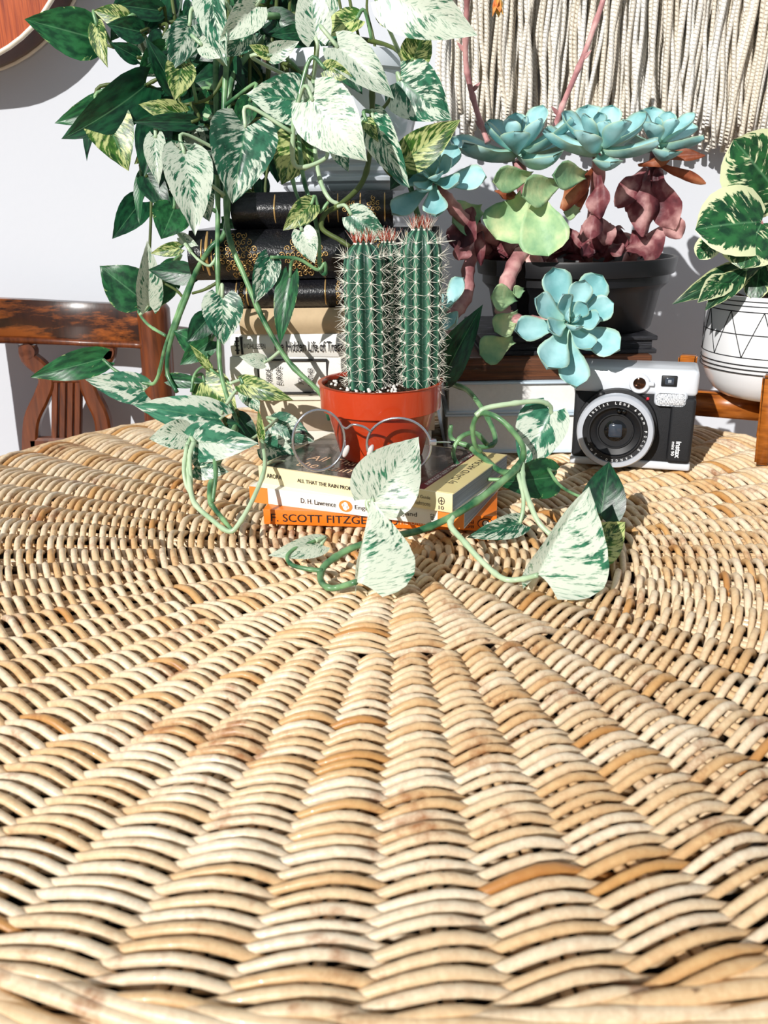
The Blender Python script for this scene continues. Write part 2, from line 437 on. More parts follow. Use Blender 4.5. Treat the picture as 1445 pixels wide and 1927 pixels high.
tube(bm, [(L3 - .0085, -.0003, T3 * .78), (L3 - .0085, -.0003, T3 * .38)], .0003, 5); tube(bm, [(L3 - .0100, -.0003, T3 * .54), (L3 - .0085, -.0003, T3 * .62), (L3 - .007, -.0003, T3 * .54)], .0003, 5)
fin('publisher_mark', bm, INK, b3)
text('publisher_mark', '10', INK, b3, (L3 - .0105, -.0003, T3 * .12), X, Z, .0040, T3 * .20)
BT = T1 + T2 + T3

# --- the tall stack behind, under the white pot
LEATHER = NT('black_leather').set(.30, 0, .6, .2); _n = LEATHER.noise(LEATHER.obj(), 420, 3, .6)
_m = LEATHER.noise(LEATHER.obj(), 18, 2); LEATHER.col(LEATHER.mix(_m, lin('#08080b'), lin('#17171d'))); LEATHER.bump(_n, .45, .0012); LEATHER = LEATHER.m
GOLD = plain('gold_tooling', '#e2b878', .32, metal=.55, var=.1); 
TANB = plain('tan_cloth', '#c9b08c', .75, var=.06, scale=200, bump=.15); TANPALE = plain('pale_tan_label', '#ddcaa6', .7, var=.04)
WJACK = plain('white_dust_jacket', '#f2efe8', .35, coat=.2, var=.03); LINEN = NT('white_linen').set(.8, 0, .2)
_n = LINEN.noise(LINEN.mapping(LINEN.obj(), (300, 300, 1500)), 2, 3); LINEN.col(LINEN.mix(_n, lin('#d9d4ca'), lin('#f7f4ee'))); LINEN.bump(_n, .3, .0008); LINEN = LINEN.m
BEIGE = plain('beige_cloth', '#e6d6bd', .7, var=.05, scale=150); OFFW = plain('off_white_cover', '#ece4d4', .6, var=.04)
YS = .80
zs = {y: P(560, y, YS).z for y in (360, 430, 524, 580, 629, 672, 744, 752, 812)}
def stk(name, label, xl, xr, z0, z1, cover, dep, yl=0, yr=0, hard=True, **k):
    a, b = P(xl, 600, YS), P(xr, 600, YS)
    return book(name, label, (a.x, YS + yl, 0), (b.x, YS + yr, 0), z0, z1 - z0 - .0002, dep, cover, hard=hard, group='tall stack of books under the white pot', **k)
s0, _ = stk('hardback_book', 'off-white hardback at the very bottom of the tall stack', 470, 812, .0, zs[812], OFFW, .15, .004, -.004)
s1, LL = stk('hardback_book', 'beige cloth hardback second from the bottom of the tall stack', 478, 818, zs[812], zs[744], BEIGE, .15, .004, -.004, round_=.004)
s2, L2s = stk('hardback_book', 'white linen hardback with a black framed title and sideways lettering', 424, 820, zs[744], zs[672], LINEN, .155, .008, -.006, round_=.005)
s3, L3s = stk('hardback_book', 'white jacketed hardback with large black spine lettering below the tan hardback', 428, 815, zs[672], zs[629], WJACK, .15, .010, -.012, round_=.003)
s4, L4s = stk('hardback_book', 'tan cloth hardback lying directly under the black leather books', 450, 805, zs[629], zs[580], TANB, .15, .004, .000, round_=.005)
s5, L5s = stk('leather_book', 'lowest black leather book with gold tooling, on the tan hardback', 418, 812, zs[580], zs[524], LEATHER, .155, .006, .0, round_=.010)
s6, L6s = stk('leather_book', 'thick middle black leather book with wide gold scrollwork spine', 371, 826, zs[524], zs[430], LEATHER, .165, -.002, .0, round_=.016)
s7, L7s = stk('leather_book', 'topmost black leather book, right under the white pot', 452, 742, zs[430], zs[360], LEATHER, .16, .004, .0, round_=.012)
STACK_TOP = zs[360]
h = zs[672] - 0
t3 = zs[629] - zs[672]
text('spine_lettering', 'WOHLLEBEN', INK, s3, (L3s * .065, -.0042, t3 * .38), X, Z, L3s * .112, t3 * .22, .0)
text('spine_lettering', 'The Hidden Life of Trees', INK, s3, (L3s * .215, -.0042, t3 * .26), X, Z, L3s * .345, t3 * .46, .014)
bm = bmesh.new()
for dx in (0, .0045): box(bm, L3s * .028 + dx, L3s * .028 + dx + .0018, -.0037, -.001, t3 * .12, t3 * .88)
for dz in (.3, .5, .7): box(bm, L3s * .022, L3s * .044, -.0037, -.001, t3 * dz - .0004, t3 * dz + .0004)
fin('publisher_mark', bm, INK, s3, False)
t2 = zs[672] - zs[744]
def vtext(s, x, w_, hh): text('spine_lettering', s, INK, s2, (x, -.0062, t2 * hh), Z, (-1, 0, 0), w_, .0052)
vtext('INSIDE', L2s * .205, t2 * .42, .30); vtext('EUROPE', L2s * .255, t2 * .48, .30)
vtext('JOHN', L2s * .36, t2 * .34, .30); vtext('GUNTHER', L2s * .41, t2 * .50, .24)
bm = bmesh.new(); x0, x1 = L2s * .14, L2s * .475
for a_ in ((x0, x1, .93), (x0, x1, .07)): box(bm, a_[0], a_[1], -.0056, -.0005, t2 * a_[2] - .0005, t2 * a_[2] + .0005)
for xx in (x0, x1): box(bm, xx - .0005, xx + .0005, -.0056, -.0005, t2 * .07, t2 * .93)
fin('title_frame', bm, INK, s2, False)
t4 = zs[580] - zs[629]
decal = fin('pale_label', box(bmesh.new(), L4s * .60, L4s * .999, -.0055, -.001, t4 * .04, t4 * .96), TANPALE, s4, False)
fin('cover_edge', box(bmesh.new(), 0, LL, -.0045, .001, (zs[744] - zs[812]) - (zs[744] - zs[752]), (zs[744] - zs[752]) * .1 + (zs[744] - zs[812]) * .97), OFFW, s1, False)
def spy(round_, t, z): return -round_ * math.sin(PI * max(0, min(1, z / t))) - .0004
def scroll(bm, cx, cz, r, t, rd, turns=1.4, sg=1, a0=0, rad=.00045):
    pts = []
    for k in range(15):
        u = k / 14; a = a0 + sg * u * turns * 2 * PI; rr = r * (1 - .8 * u)
        z = min(max(cz + rr * math.sin(a), .001), t - .001)
        pts.append((cx + rr * math.cos(a), spy(rd, t, z), z))
    tube(bm, pts, rad, 4, cap=False)
def bandgold(name, par, x0, t, rd, wdt=.0012, par2=None):
    bm = bmesh.new()
    tube(bm, [(x0, spy(rd, t, t * k / 10), t * (.03 + .94 * k / 10)) for k in range(11)], wdt, 6, flat=.4, upref=(1, 0, 0))
    return fin('gold_band', bm, GOLD, par)
t6 = zs[430] - zs[524]
for xx in (.012, .0165, .021): bandgold('g', s6, xx, t6, .016, .0007 if xx != .0165 else .0016)
for xx in (L6s - .030, L6s - .024): bandgold('g', s6, xx, t6, .016, .0012)
for xc in (L6s * .20, L6s * .46, L6s * .72):
    bm = bmesh.new()
    for ix in range(-4, 5):
        for iz in range(-3, 4):
            if abs(ix) / 4.6 + abs(iz) / 4.2 > 1: continue
            scroll(bm, xc + ix * .0048, t6 * .5 + iz * .0055, .0027, t6, .016, 1.2, 1 if (ix + iz) % 2 else -1, ix * .9)
    fin('gold_scrollwork', bm, GOLD, s6)
t7 = zs[360] - zs[430]
for xx in (L7s * .27, L7s * .60, L7s * .66, L7s * .80, L7s * .95): bandgold('g', s7, xx, t7, .012, .0007)
for xc in (L7s * .73, L7s * .88):
    bm = bmesh.new()
    for ix, iz in ((0, 0), (-1, 0), (1, 0), (0, 1), (0, -1), (-1, 1), (1, 1), (0, 2)):
        scroll(bm, xc + ix * .004, t7 * .5 + iz * .0045, .0022, t7, .012, 1.2, 1 if ix >= 0 else -1, iz)
    fin('gold_scrollwork', bm, GOLD, s7)
t5 = zs[524] - zs[580]
for xx in (L5s * .08, L5s * .13, L5s * .5, L5s * .62): bandgold('g', s5, xx, t5, .010, .0007)
for xc in (L5s * .105, L5s * .56, L5s * .64):
    bm = bmesh.new()
    for iz in range(-2, 3): scroll(bm, xc, t5 * .5 + iz * .0042, .0022, t5, .010, 1.2, 1 if iz % 2 else -1, iz)
    fin('gold_scrollwork', bm, GOLD, s5)

# --- the right-hand stack under the black pot
YR = .81
zr = {y: P(960, y, YR).z for y in (640, 674, 718, 778)}
BLUEW = plain('pale_blue_cover', '#cfe0ee', .35, coat=.2, var=.03); WHPG = plain('white_page_edges', '#f0efec', .7, var=.05, scale=300)
def stk2(name, label, xl, xr, z0, z1, cover, dep, **k):
    a, b = P(xl, 740, YR), P(xr, 740, YR)
    return book(name, label, (a.x, YR, 0), (b.x, YR - .004, 0), z0, z1 - z0 - .0002, dep, cover, WHPG, hard=True, group='right stack under the black pot', **k)
stk2('hardback_book', 'white hardback on the table left of the instant camera, page edges forward', 838, 1215, 0, zr[778], BLUEW, .2, face='pages')
stk2('hardback_book', 'white hardback with pale blue cover right below the brown wooden board', 840, 1205, zr[778], zr[718], BLUEW, .2, face='pages')
OLDW = woodmat('old_brown_wood', '#2a1408', '#7a4522', (2, 30, 90), .7)
a, b = P(846, 700, YR), P(1228, 700, YR)
wb = thing('wooden_board', 'dark brown grained wooden board lying on the white hardbacks', 'board', (a.x, YR + .004, zr[718]))
wt = zr[674] - zr[718]
for k in range(2):
    fin('plank', box(bmesh.new(), 0, b.x - a.x, k * .099, k * .099 + .097, 0, wt, .002), OLDW, wb)
SLATE = NT('black_weathered').set(.45, 0, .5); _n = SLATE.noise(SLATE.mapping(SLATE.obj(), (6, 20, 160)), 8, 5, .7)
SLATE.col(SLATE.ramp(_n, [(.4, lin('#0c0c10')), (.6, lin('#2b2b33')), (.72, lin('#8b8f9c'))])); SLATE.bump(_n, .6, .002); SLATE = SLATE.m
a, b = P(905, 660, YR + .01), P(1237, 660, YR + .01)
sl = thing('weathered_book', 'worn black book with frayed edges directly under the black plastic pot', 'book', (a.x, YR + .012, zr[674]), 0, 'right stack under the black pot')
st_ = zr[640] - zr[674]
bm = box(bmesh.new(), 0, b.x - a.x, 0, .17, 0, .0045, .001); box(bm, 0, b.x - a.x, 0, .17, st_ - .0045, st_, .001); box(bm, 0, b.x - a.x, .165, .17, .004, st_ - .004)
fin('cover', bm, SLATE, sl, False); fin('page_block', box(bmesh.new(), .003, b.x - a.x - .004, .004, .165, .0045, st_ - .0045), SLATE, sl, False)
RTOP = zr[640]
# ------------------------------------------------------------------ cactus in the orange pot
SOIL = NT('potting_soil').set(.95, 0, .1); _n = SOIL.noise(SOIL.obj(), 260, 4, .7)
SOIL.col(SOIL.ramp(_n, [(.4, lin('#1c120c')), (.58, lin('#4b3526')), (.68, lin('#8a7a6e')), (.75, lin('#e8e4de'))])); SOIL.bump(_n, .8, .003); SOIL = SOIL.m
def soil_disc(r, z, parent, loc, n=22, seed=1):
    rr = random.Random(seed); bm = bmesh.new()
    g = bmesh.ops.create_grid(bm, x_segments=n, y_segments=n, size=r)
    for v in bm.verts:
        x, y = v.co.x / r, v.co.y / r
        u, w_ = x * math.sqrt(1 - y * y / 2), y * math.sqrt(1 - x * x / 2)
        v.co = Vector((u * r, w_ * r, z + rr.uniform(-.0016, .0016)))
    o = fin('soil', bm, SOIL, parent); o.location = loc; return o
CX = P(716, 730, .675)
cz0 = BT + .0002
TERRA = plain('orange_plastic', '#c03a12', .28, coat=.35, var=.06, scale=30)
cac = thing('potted_cactus', 'three-column spiny cactus in an orange plastic pot on the paperbacks', 'cactus', (CX.x, .675, cz0))
PH = P(716, 716, .675 - .0).z - cz0
RB, RTm, RR_ = .0335, .0430, .0490
prof = [(0, 0), (RB - .002, 0), (RB, .002), (RTm, PH - .024), (RTm + .0008, PH - .022), (RR_ - .0016, PH - .0215), (RR_ - .0008, PH - .021), (RR_, PH - .001), (RR_ + .0012, PH), (RR_ - .002, PH), (RR_ - .003, PH - .002), (RR_ - .0045, PH - .02), (RTm - .003, PH - .025), (0, PH - .026)]
sharp(fin('pot', lathe(bmesh.new(), prof, 64), TERRA, cac), 30)
soil_disc(RR_ - .0042, PH - .0030, cac, (0, 0, 0))
PERL = plain('perlite', '#e9e4dd', .8, var=.1); rr = random.Random(5); bm = bmesh.new()
for k in range(110):
    a = rr.uniform(0, 2 * PI); q = (RR_ - .008) * math.sqrt(rr.random())
    m = Matrix.Translation((q * math.cos(a), q * math.sin(a), PH - .0020)) @ Matrix.Rotation(rr.uniform(0, 3), 4, 'X')
    bmesh.ops.create_icosphere(bm, subdivisions=1, radius=rr.uniform(.0006, .0019), matrix=m)
o = fin('grit', bm, PERL, cac); o['kind'] = 'stuff'
CACT = NT('cactus_skin_shaded').set(.45, 0, .5, .1)
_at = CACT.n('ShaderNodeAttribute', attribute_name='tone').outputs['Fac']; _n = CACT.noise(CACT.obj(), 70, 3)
_c1 = CACT.ramp(_at, [(0., lin('#0a2626')), (.5, lin('#1c4d42')), (1., lin('#63987c'))])  # shade of the rib valleys and highlight stripes on the crests, as colour
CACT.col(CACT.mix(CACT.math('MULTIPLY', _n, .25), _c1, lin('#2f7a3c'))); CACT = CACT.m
SPINE = plain('cactus_spine', '#fbf2e2', .5, var=.1); SPR = plain('red_spine', '#c8533a', .5, var=.15); WOOL = plain('areole_wool', '#efe9dc', .9, var=.06)
def cactus_col(cx, cy, r, ztop, ribs=10, seed=0):
    rr = random.Random(seed); bm = bmesh.new(); zb = PH - .014; hh = ztop - zb; NS = ribs * 8; NV = 30; rings = []; tn = []
    def R_(v, a):
        cap = 1.0 if v < .85 else math.sqrt(max(0, 1 - ((v - .85) / .15) ** 2)); base = .90 + .10 * min(1, v / .3)
        c = abs(math.cos(a * ribs / 2)); return r * base * cap * (.80 + .20 * c ** .8), c
    for i in range(NV + 1):
        v = i / NV if i < 20 else 20 / NV + (1 - 20 / NV) * math.sin((i - 20) / (NV - 20) * PI / 2); ring = []
        for k in range(NS):
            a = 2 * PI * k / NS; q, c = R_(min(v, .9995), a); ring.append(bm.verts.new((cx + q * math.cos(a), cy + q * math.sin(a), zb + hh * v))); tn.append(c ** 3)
        rings.append(ring)
    for A, B in zip(rings, rings[1:]):
        for k in range(NS): bm.faces.new((A[k], A[(k + 1) % NS], B[(k + 1) % NS], B[k]))
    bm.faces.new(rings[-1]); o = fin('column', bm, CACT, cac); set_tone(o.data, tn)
    sp, rd, wl = bmesh.new(), bmesh.new(), bmesh.new()
    for k in range(ribs):
        a = 2 * PI * k / ribs; nA = int(hh / .0088)
        for i in range(1, nA + 1):
            v = i / nA * .985; q, _ = R_(v, a); rad_ = Vector((math.cos(a), math.sin(a), 0)); tan = Vector((-math.sin(a), math.cos(a), 0))
            capf = max(0, (v - .83) / .17); nrm = (rad_ * (1 - capf * .8) + Vector((0, 0, 1)) * capf).normalized()
            p = Vector((cx + q * rad_.x, cy + q * rad_.y, zb + hh * v)); bmesh.ops.create_icosphere(wl, subdivisions=1, radius=.0011, matrix=Matrix.Translation(p))
            for s_ in range(8 if v < .93 else 12):
                th = 2 * PI * s_ / 8 + rr.uniform(-.3, .3); up_ = nrm.cross(tan)
                d = (nrm * rr.uniform(.35, .95) + (tan * math.cos(th) + up_ * math.sin(th)) * rr.uniform(.5, 1)).normalized()
                if v > .93: d = (d + Vector((0, 0, .9))).normalized()
                ln = rr.uniform(.0055, .011) * (1.15 if v > .9 else 1); B_ = rd if (v > .93 and rr.random() < .6) else sp
                tube(B_, [p, p + d * ln * .5, p + d * ln], [.00024, .00018, .00005], 3, cap=False)
    for nm, b_, m_ in (('spines', sp, SPINE), ('crown_spines', rd, SPR), ('areoles', wl, WOOL)):
        o2 = fin(nm, b_, m_, o); o2['kind'] = 'stuff'
zt = lambda y: P(716, y, .675).z - cz0
cxp = lambda x: P(x, 600, .675).x - CX.x
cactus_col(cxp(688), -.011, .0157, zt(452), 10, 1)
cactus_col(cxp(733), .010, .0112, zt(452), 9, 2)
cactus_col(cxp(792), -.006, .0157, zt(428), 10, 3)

# ------------------------------------------------------------------ eyeglasses on the top paperback
STEEL = plain('polished_wire', '#c9ccd6', .18, metal=.9, var=.05); DARKTIP = plain('dark_temple_tip', '#1d1f26', .4)
GL = NT('lens_glass'); GL.t.nodes.remove(GL.b)
_g = GL.n('ShaderNodeBsdfGlossy', Roughness=.03); _t = GL.n('ShaderNodeBsdfTransparent'); _t.inputs[0].default_value = (.93, .90, .93, 1)
_f = GL.n('ShaderNodeFresnel', IOR=1.45); _mx = GL.n('ShaderNodeMixShader'); GL.l(_f.outputs[0], _mx.inputs[0]); GL.l(_t.outputs[0], _mx.inputs[1]); GL.l(_g.outputs[0], _mx.inputs[2]); GL.l(_mx.outputs[0], GL.out.inputs[0]); GL = GL.m
gl = thing('eyeglasses', 'round wire-rimmed eyeglasses standing in front of the orange pot', 'eyeglasses', tuple(GZ(680, 888, BT)))
GO = Vector(gl.location)
def rim(cx, cy, rx, ry, Y, yaw, name):
    c = P(cx, cy, Y); sc = (c - CAM).dot(FWD) / F; ex = Vector((math.cos(yaw), math.sin(yaw), 0)); ez = Vector((0, -.04, 1)).normalized()
    A, B = rx * sc / math.cos(yaw), ry * sc * 1.06
    def pt(a, k=1.0): 
        sq = 1.0
        return c + ex * A * k * math.cos(a) * sq + ez * B * k * math.sin(a) - GO
    bm = bmesh.new(); tube(bm, [pt(2 * PI * k / 40) for k in range(40)], .0010, 8, closed=True); o = fin('rim', bm, STEEL, gl)
    bm = bmesh.new(); n = ex.cross(ez).normalized(); rings = []
    for k_, dz in ((.985, .0), (.7, .0016), (.35, .0024)): rings.append([bm.verts.new(pt(2 * PI * q / 32, k_) + n * dz) for q in range(32)])
    for R0, R1_ in zip(rings, rings[1:]):
        for q in range(32): bm.faces.new((R0[q], R0[(q + 1) % 32], R1_[(q + 1) % 32], R1_[q]))
    bm.faces.new(rings[-1]); fin('lens', bm, GL, o)
    return c, pt
c1, p1 = rim(600, 829, 48, 56, .621, .25, 'l'); c2, p2 = rim(750, 839, 60, 51, .613, -.15, 'r')
br = [p1(.45), P(652, 806, .614) - GO, P(664, 799, .610) - GO, P(684, 803, .609) - GO, P(697, 812, .611) - GO, p2(PI - .5)]
bm = bmesh.new(); tube(bm, spline(br, 5), .0009, 8); fin('bridge', bm, STEEL, gl)
PAD = plain('nose_pad', '#d8d0cc', .25, var=.03)
for (x, y, Yp, side) in ((651, 849, .6175, p1(.1)), (697, 848, .6165, p2(PI - .05))):
    q = P(x, y, Yp) - GO; bm = bmesh.new(); bmesh.ops.create_uvsphere(bm, u_segments=10, v_segments=8, radius=1, matrix=Matrix.Translation(q) @ Matrix.Rotation(.4, 4, 'Y') @ Matrix.Diagonal((.0022, .0016, .0052, 1)))
    pd = fin('nose_pad', bm, PAD, gl); bm = bmesh.new(); tube(bm, spline([side, (side + q) / 2 + Vector((0, .003, 0)), q], 4), .0004, 6); fin('pad_arm', bm, STEEL, pd)
for st0, ends in ((p1(PI - .15), ((556, 814, .66), (575, 815, .72), (588, 826, .75))), (p2(.15), ((822, 832, .625), (848, 833, .66), (872, 838, .70), (884, 850, .72)))):
    pts = [st0] + [P(*e) - GO for e in ends]; pts = spline(pts, 5); n = len(pts); bm = bmesh.new()
    tube(bm, pts[:n // 2 + 2], .0009, 7); tp = fin('temple', bm, STEEL, gl)
    bm = bmesh.new(); tube(bm, pts[n // 2:], .0017, 8); fin('temple_tip', bm, DARKTIP, tp)
q = p2(.15); bm = box(bmesh.new(), q.x - .001, q.x + .0045, q.y - .001, q.y + .004, q.z - .0022, q.z + .0022, .0006); fin('hinge', bm, STEEL, gl)

# ------------------------------------------------------------------ instant camera
fl_, fr_ = GZ(1071, 872), GZ(1297, 888)
ang = math.atan2(fr_.y - fl_.y, fr_.x - fl_.x); CW, CH, CD = (fr_ - fl_).length, .0925, .046
ic = thing('instant_camera', 'silver and black instant camera standing beside the white planter', 'camera', (fl_.x, fl_.y, 0), ang)
SILV = plain('silver_plastic', '#dde1e7', .28, metal=.05, coat=.3, var=.03); SILV2 = plain('brushed_silver_ring', '#c6cbd4', .3, metal=.15, var=.04)
LTHR = plain('black_leatherette', '#14161b', .55, var=.2, scale=500, bump=.5); BLK = plain('black_gloss', '#08090b', .12, coat=.5, var=.1); BLKM = plain('black_matte_plastic', '#121317', .5, var=.1)
fin('bottom_plate', box(bmesh.new(), 0, CW, 0, CD, 0, .0075, .002), SILV, ic)
fin('body', box(bmesh.new(), .001, CW - .001, .0006, CD, .006, .072, .004, 3), LTHR, ic)
sharp(fin('top_housing', box(bmesh.new(), 0, CW, -.0006, CD, .0685, CH, .0045, 3), SILV, ic), 40)
fin('hand_grip', box(bmesh.new(), CW * .80, CW - .0005, -.0045, .02, .0078, .068, .0035, 3), LTHR, ic)
AX = lambda cx, cz: (lambda r, d, a: (cx + r * math.cos(a), -d, cz + r * math.sin(a)))
lx, lz = CW * .375, .0385
sharp(fin('lens_barrel', lathe(bmesh.new(), [(0, 0), (.036, 0), (.0355, .006), (.030, .0065), (.030, .016), (0, .016)], 64, AX(lx, lz)), BLKM, ic), 30)
ring = sharp(fin('lens_ring', lathe(bmesh.new(), [(.027, .010), (.0315, .010), (.0335, .012), (.0338, .020), (.0325, .0225), (.0285, .0228), (.0282, .021)], 72, AX(lx, lz)), SILV2, ic), 30)
ln = sharp(fin('lens_front', lathe(bmesh.new(), [(.0285, .021), (.0240, .0205), (.0236, .0225), (.0222, .0225), (.0218, .019), (.0165, .0165), (.0160, .0185), (.0150, .0185), (.0145, .014), (.0, .014)], 64, AX(lx, lz)), BLKM, ic), 25)
fin('lens_glass', lathe(bmesh.new(), [(.0145, .0142), (.010, .0160), (.005, .0168), (0, .0170)], 40, AX(lx, lz)), BLK, ln)
LG = plain('lens_window', '#3c4450', .12, coat=.6, var=.3, scale=90)
fin('lens_window', box(bmesh.new(), lx - .0058, lx + .0058, -.0182, -.0165, lz - .0056, lz + .0064, .0015), LG, ln)
bm = bmesh.new()
for dx in (-.0012, .0032): lathe(bm, [(0, .0226), (.0017, .0224), (.002, .0200)], 14, AX(lx + .003 + dx, lz + .0190))
fin('sensor_eyes', bm, BLK, ln)
WINK = plain('white_ink', '#eef0f2', .5, var=.02)
def ringtext(s, a0, a1, r, hgt):
    for k, ch in enumerate(s):
        if ch == ' ': continue
        a = math.radians(a0 + (a1 - a0) * k / (len(s) - 1)); rd = Vector((math.cos(a), 0, math.sin(a))); tg = Vector((math.sin(a), 0, -math.cos(a)))
        wd = hgt * (.25 if ch in 'I1.' else (.95 if ch in 'mM' else .66)); hh = hgt * (.62 if ch in 'mn~' else (.2 if ch == '.' else 1))
        if ch == '~': hh = hgt * .25
        o = Vector((lx, -.0222, lz)) + rd * r - tg * wd / 2 - rd * hgt * .4
        text('ring_letter', ch, WINK, ring, o, tg, rd, wd, hh, .01, 0)
ringtext('INSTAX LENS', 148, 68, .0262, .0024); ringtext('60mm', 52, 22, .0262, .0024); ringtext('FOCUS RANGE', 4, -92, .0262, .0024); ringtext('0.3m~', -102, -150, .0262, .0024)
d0 = sharp(fin('shutter_dial', lathe(bmesh.new(), [(0, 0), (.0090, 0), (.0090, .0035), (.0082, .0045), (.0056, .0045), (.0052, .003), (0, .003)], 40, AX(CW * .535, .0795)), SILV, ic), 30)
MIRR = plain('selfie_mirror', '#6a4a3a', .08, metal=.9, var=.5, scale=200)
fin('mirror', lathe(bmesh.new(), [(.0053, .0031), (.003, .0040), (0, .0044)], 30, AX(CW * .535, .0795)), MIRR, d0)
fin('dial_knob', box(bmesh.new(), CW * .535 + .0075, CW * .535 + .0125, -.005, 0, .0778, .0812, .0008), SILV, d0)
vf = fin('viewfinder', box(bmesh.new(), CW * .705, CW * .83, -.0022, .004, .0775, .0872, .0008), BLKM, ic)
fin('eyepiece_glass', box(bmesh.new(), CW * .733, CW * .805, -.0026, -.001, .0795, .0855, .0006), LG, vf)
fin('eyepiece_glint_block', box(bmesh.new(), CW * .757, CW * .785, -.0029, -.001, .0810, .0838, .0004), plain('eyepiece_glint', '#9aa0a8', .1), vf)  # pale block standing in for a glint on the eyepiece glass
FLG = NT('flash_glass').set(.08, 0, .6, .6); _n = FLG.noise(FLG.mapping(FLG.obj(), (900, 1, 250)), 2, 2); FLG.col(FLG.ramp(_n, [(.35, lin('#6c727c')), (.6, lin('#f4f6f8'))])); FLG = FLG.m
fs = fin('flash_bezel', box(bmesh.new(), CW * .66, CW * .925, -.0050, .004, .0595, .0735, .0045, 4), SILV, ic)
fin('flash_window', box(bmesh.new(), CW * .675, CW * .91, -.0060, -.002, .0608, .0722, .0035, 4), FLG, fs)
fin('red_light', box(bmesh.new(), CW * .600, CW * .622, -.0012, .002, .0645, .0668, .0003), plain('red_button', '#c8283a', .3), ic)
text('badge_lettering', 'instax', WINK, ic, (CW * .868, -.0046, .0290), (0, 0, -1), (1, 0, 0), .0155, .0045, .03)
text('badge_lettering', 'mini 90', WINK, ic, (CW * .835, -.0046, .0285), (0, 0, -1), (1, 0, 0), .0130, .0028, .02)
bm = bmesh.new(); lathe(bm, [(0, .010), (.0032, .010), (.0038, .002), (.0038, 0)], 20, AX(CW * .235, .0685)); fin('front_button', bm, BLKM, ic)

# ------------------------------------------------------------------ white planter on its wooden stand
PLC = Vector((.392, .838))
zrim = P(1440, 566, PLC.y - .074).z; zbot = P(1430, 768, PLC.y - .055).z
CERW = plain('white_ceramic', '#f0f1f3', .22, coat=.4, var=.02)
pl = thing('potted_peperomia', 'variegated round-leaved plant in a white planter with black zigzag lines', 'plant', (PLC.x, PLC.y, zbot))
hz = zrim - zbot
prof = [(0, 0), (.040, 0), (.052, .003), (.060, .009), (.066, .018), (.0705, .030), (.0725, .045), (.0725, hz - .002), (.0715, hz), (.0685, hz), (.0680, hz - .012), (0, hz - .013)]
sharp(fin('pot', lathe(bmesh.new(), prof, 72), CERW, pl), 50)
soil_disc(.0678, hz - .009, pl, (0, 0, 0), 14, 4)
R_ = .0726; bm = bmesh.new(); LN = .0005
def ringline(z): tube(bm, [(R_ * math.cos(2 * PI * k / 72), R_ * math.sin(2 * PI * k / 72), z) for k in range(72)], LN, 4, closed=True)
pf = lambda y: P(1420, y, PLC.y - .070).z - zbot
for y in (574, 583, 594, 682, 696, 704, 712): ringline(pf(y))
ztop, zmid, zlow = pf(594), pf(638), pf(682)
ringline(zmid)
NZ = 14
for k in range(NZ):
    for sg in (-1, 1):
        a0 = 2 * PI * k / NZ - PI / 2 - .22
        tube(bm, [(R_ * math.cos(a0 + sg * PI / NZ * t), R_ * math.sin(a0 + sg * PI / NZ * t), ztop + (zlow - ztop) * t) for t in [q / 6 for q in range(7)]], LN, 4)
fin('line_pattern', bm, BLKM, pl)
STW = woodmat('teak_stand', '#7a3d12', '#c9772c', (5, 5, 30), .35)
stn = thing('plant_stand', 'brown wooden four-legged stand carrying the white planter', 'stand', (PLC.x, PLC.y, 0))
for k in range(4):
    a = math.radians(-116 + 90 * k); ex = Vector((math.cos(a), math.sin(a), 0)); ey = Vector((-math.sin(a), math.cos(a), 0)); bm = bmesh.new()
    rr_ = .0855
    def q8(r0, r1, hw, z0, z1, tw=1.0):
        vv = [bm.verts.new(ex * r + ey * s_ * hw * (tw if z == z0 else 1) + Vector((0, 0, z))) for z in (z0, z1) for r in (r0, r1) for s_ in (-1, 1)]
        for f in ((0, 1, 3, 2), (4, 6, 7, 5), (0, 4, 5, 1), (2, 3, 7, 6), (0, 2, 6, 4), (1, 5, 7, 3)): bm.faces.new([vv[i] for i in f])
    q8(rr_ - .010, rr_ + .008, .0095, 0, zbot + .035, .7)
    bmesh.ops.bevel(bm, geom=bm.edges[:], offset=.002, segments=2, affect='EDGES'); bmesh.ops.recalc_face_normals(bm, faces=bm.faces[:])
    fin('leg', bm, STW, stn)
    bm = bmesh.new(); q8(.003, rr_ - .006, .0085, zbot - .026, zbot - .0008); bmesh.ops.bevel(bm, geom=bm.edges[:], offset=.0015, segments=2, affect='EDGES'); bmesh.ops.recalc_face_normals(bm, faces=bm.faces[:])
    fin('cross_bar', bm, STW, stn)

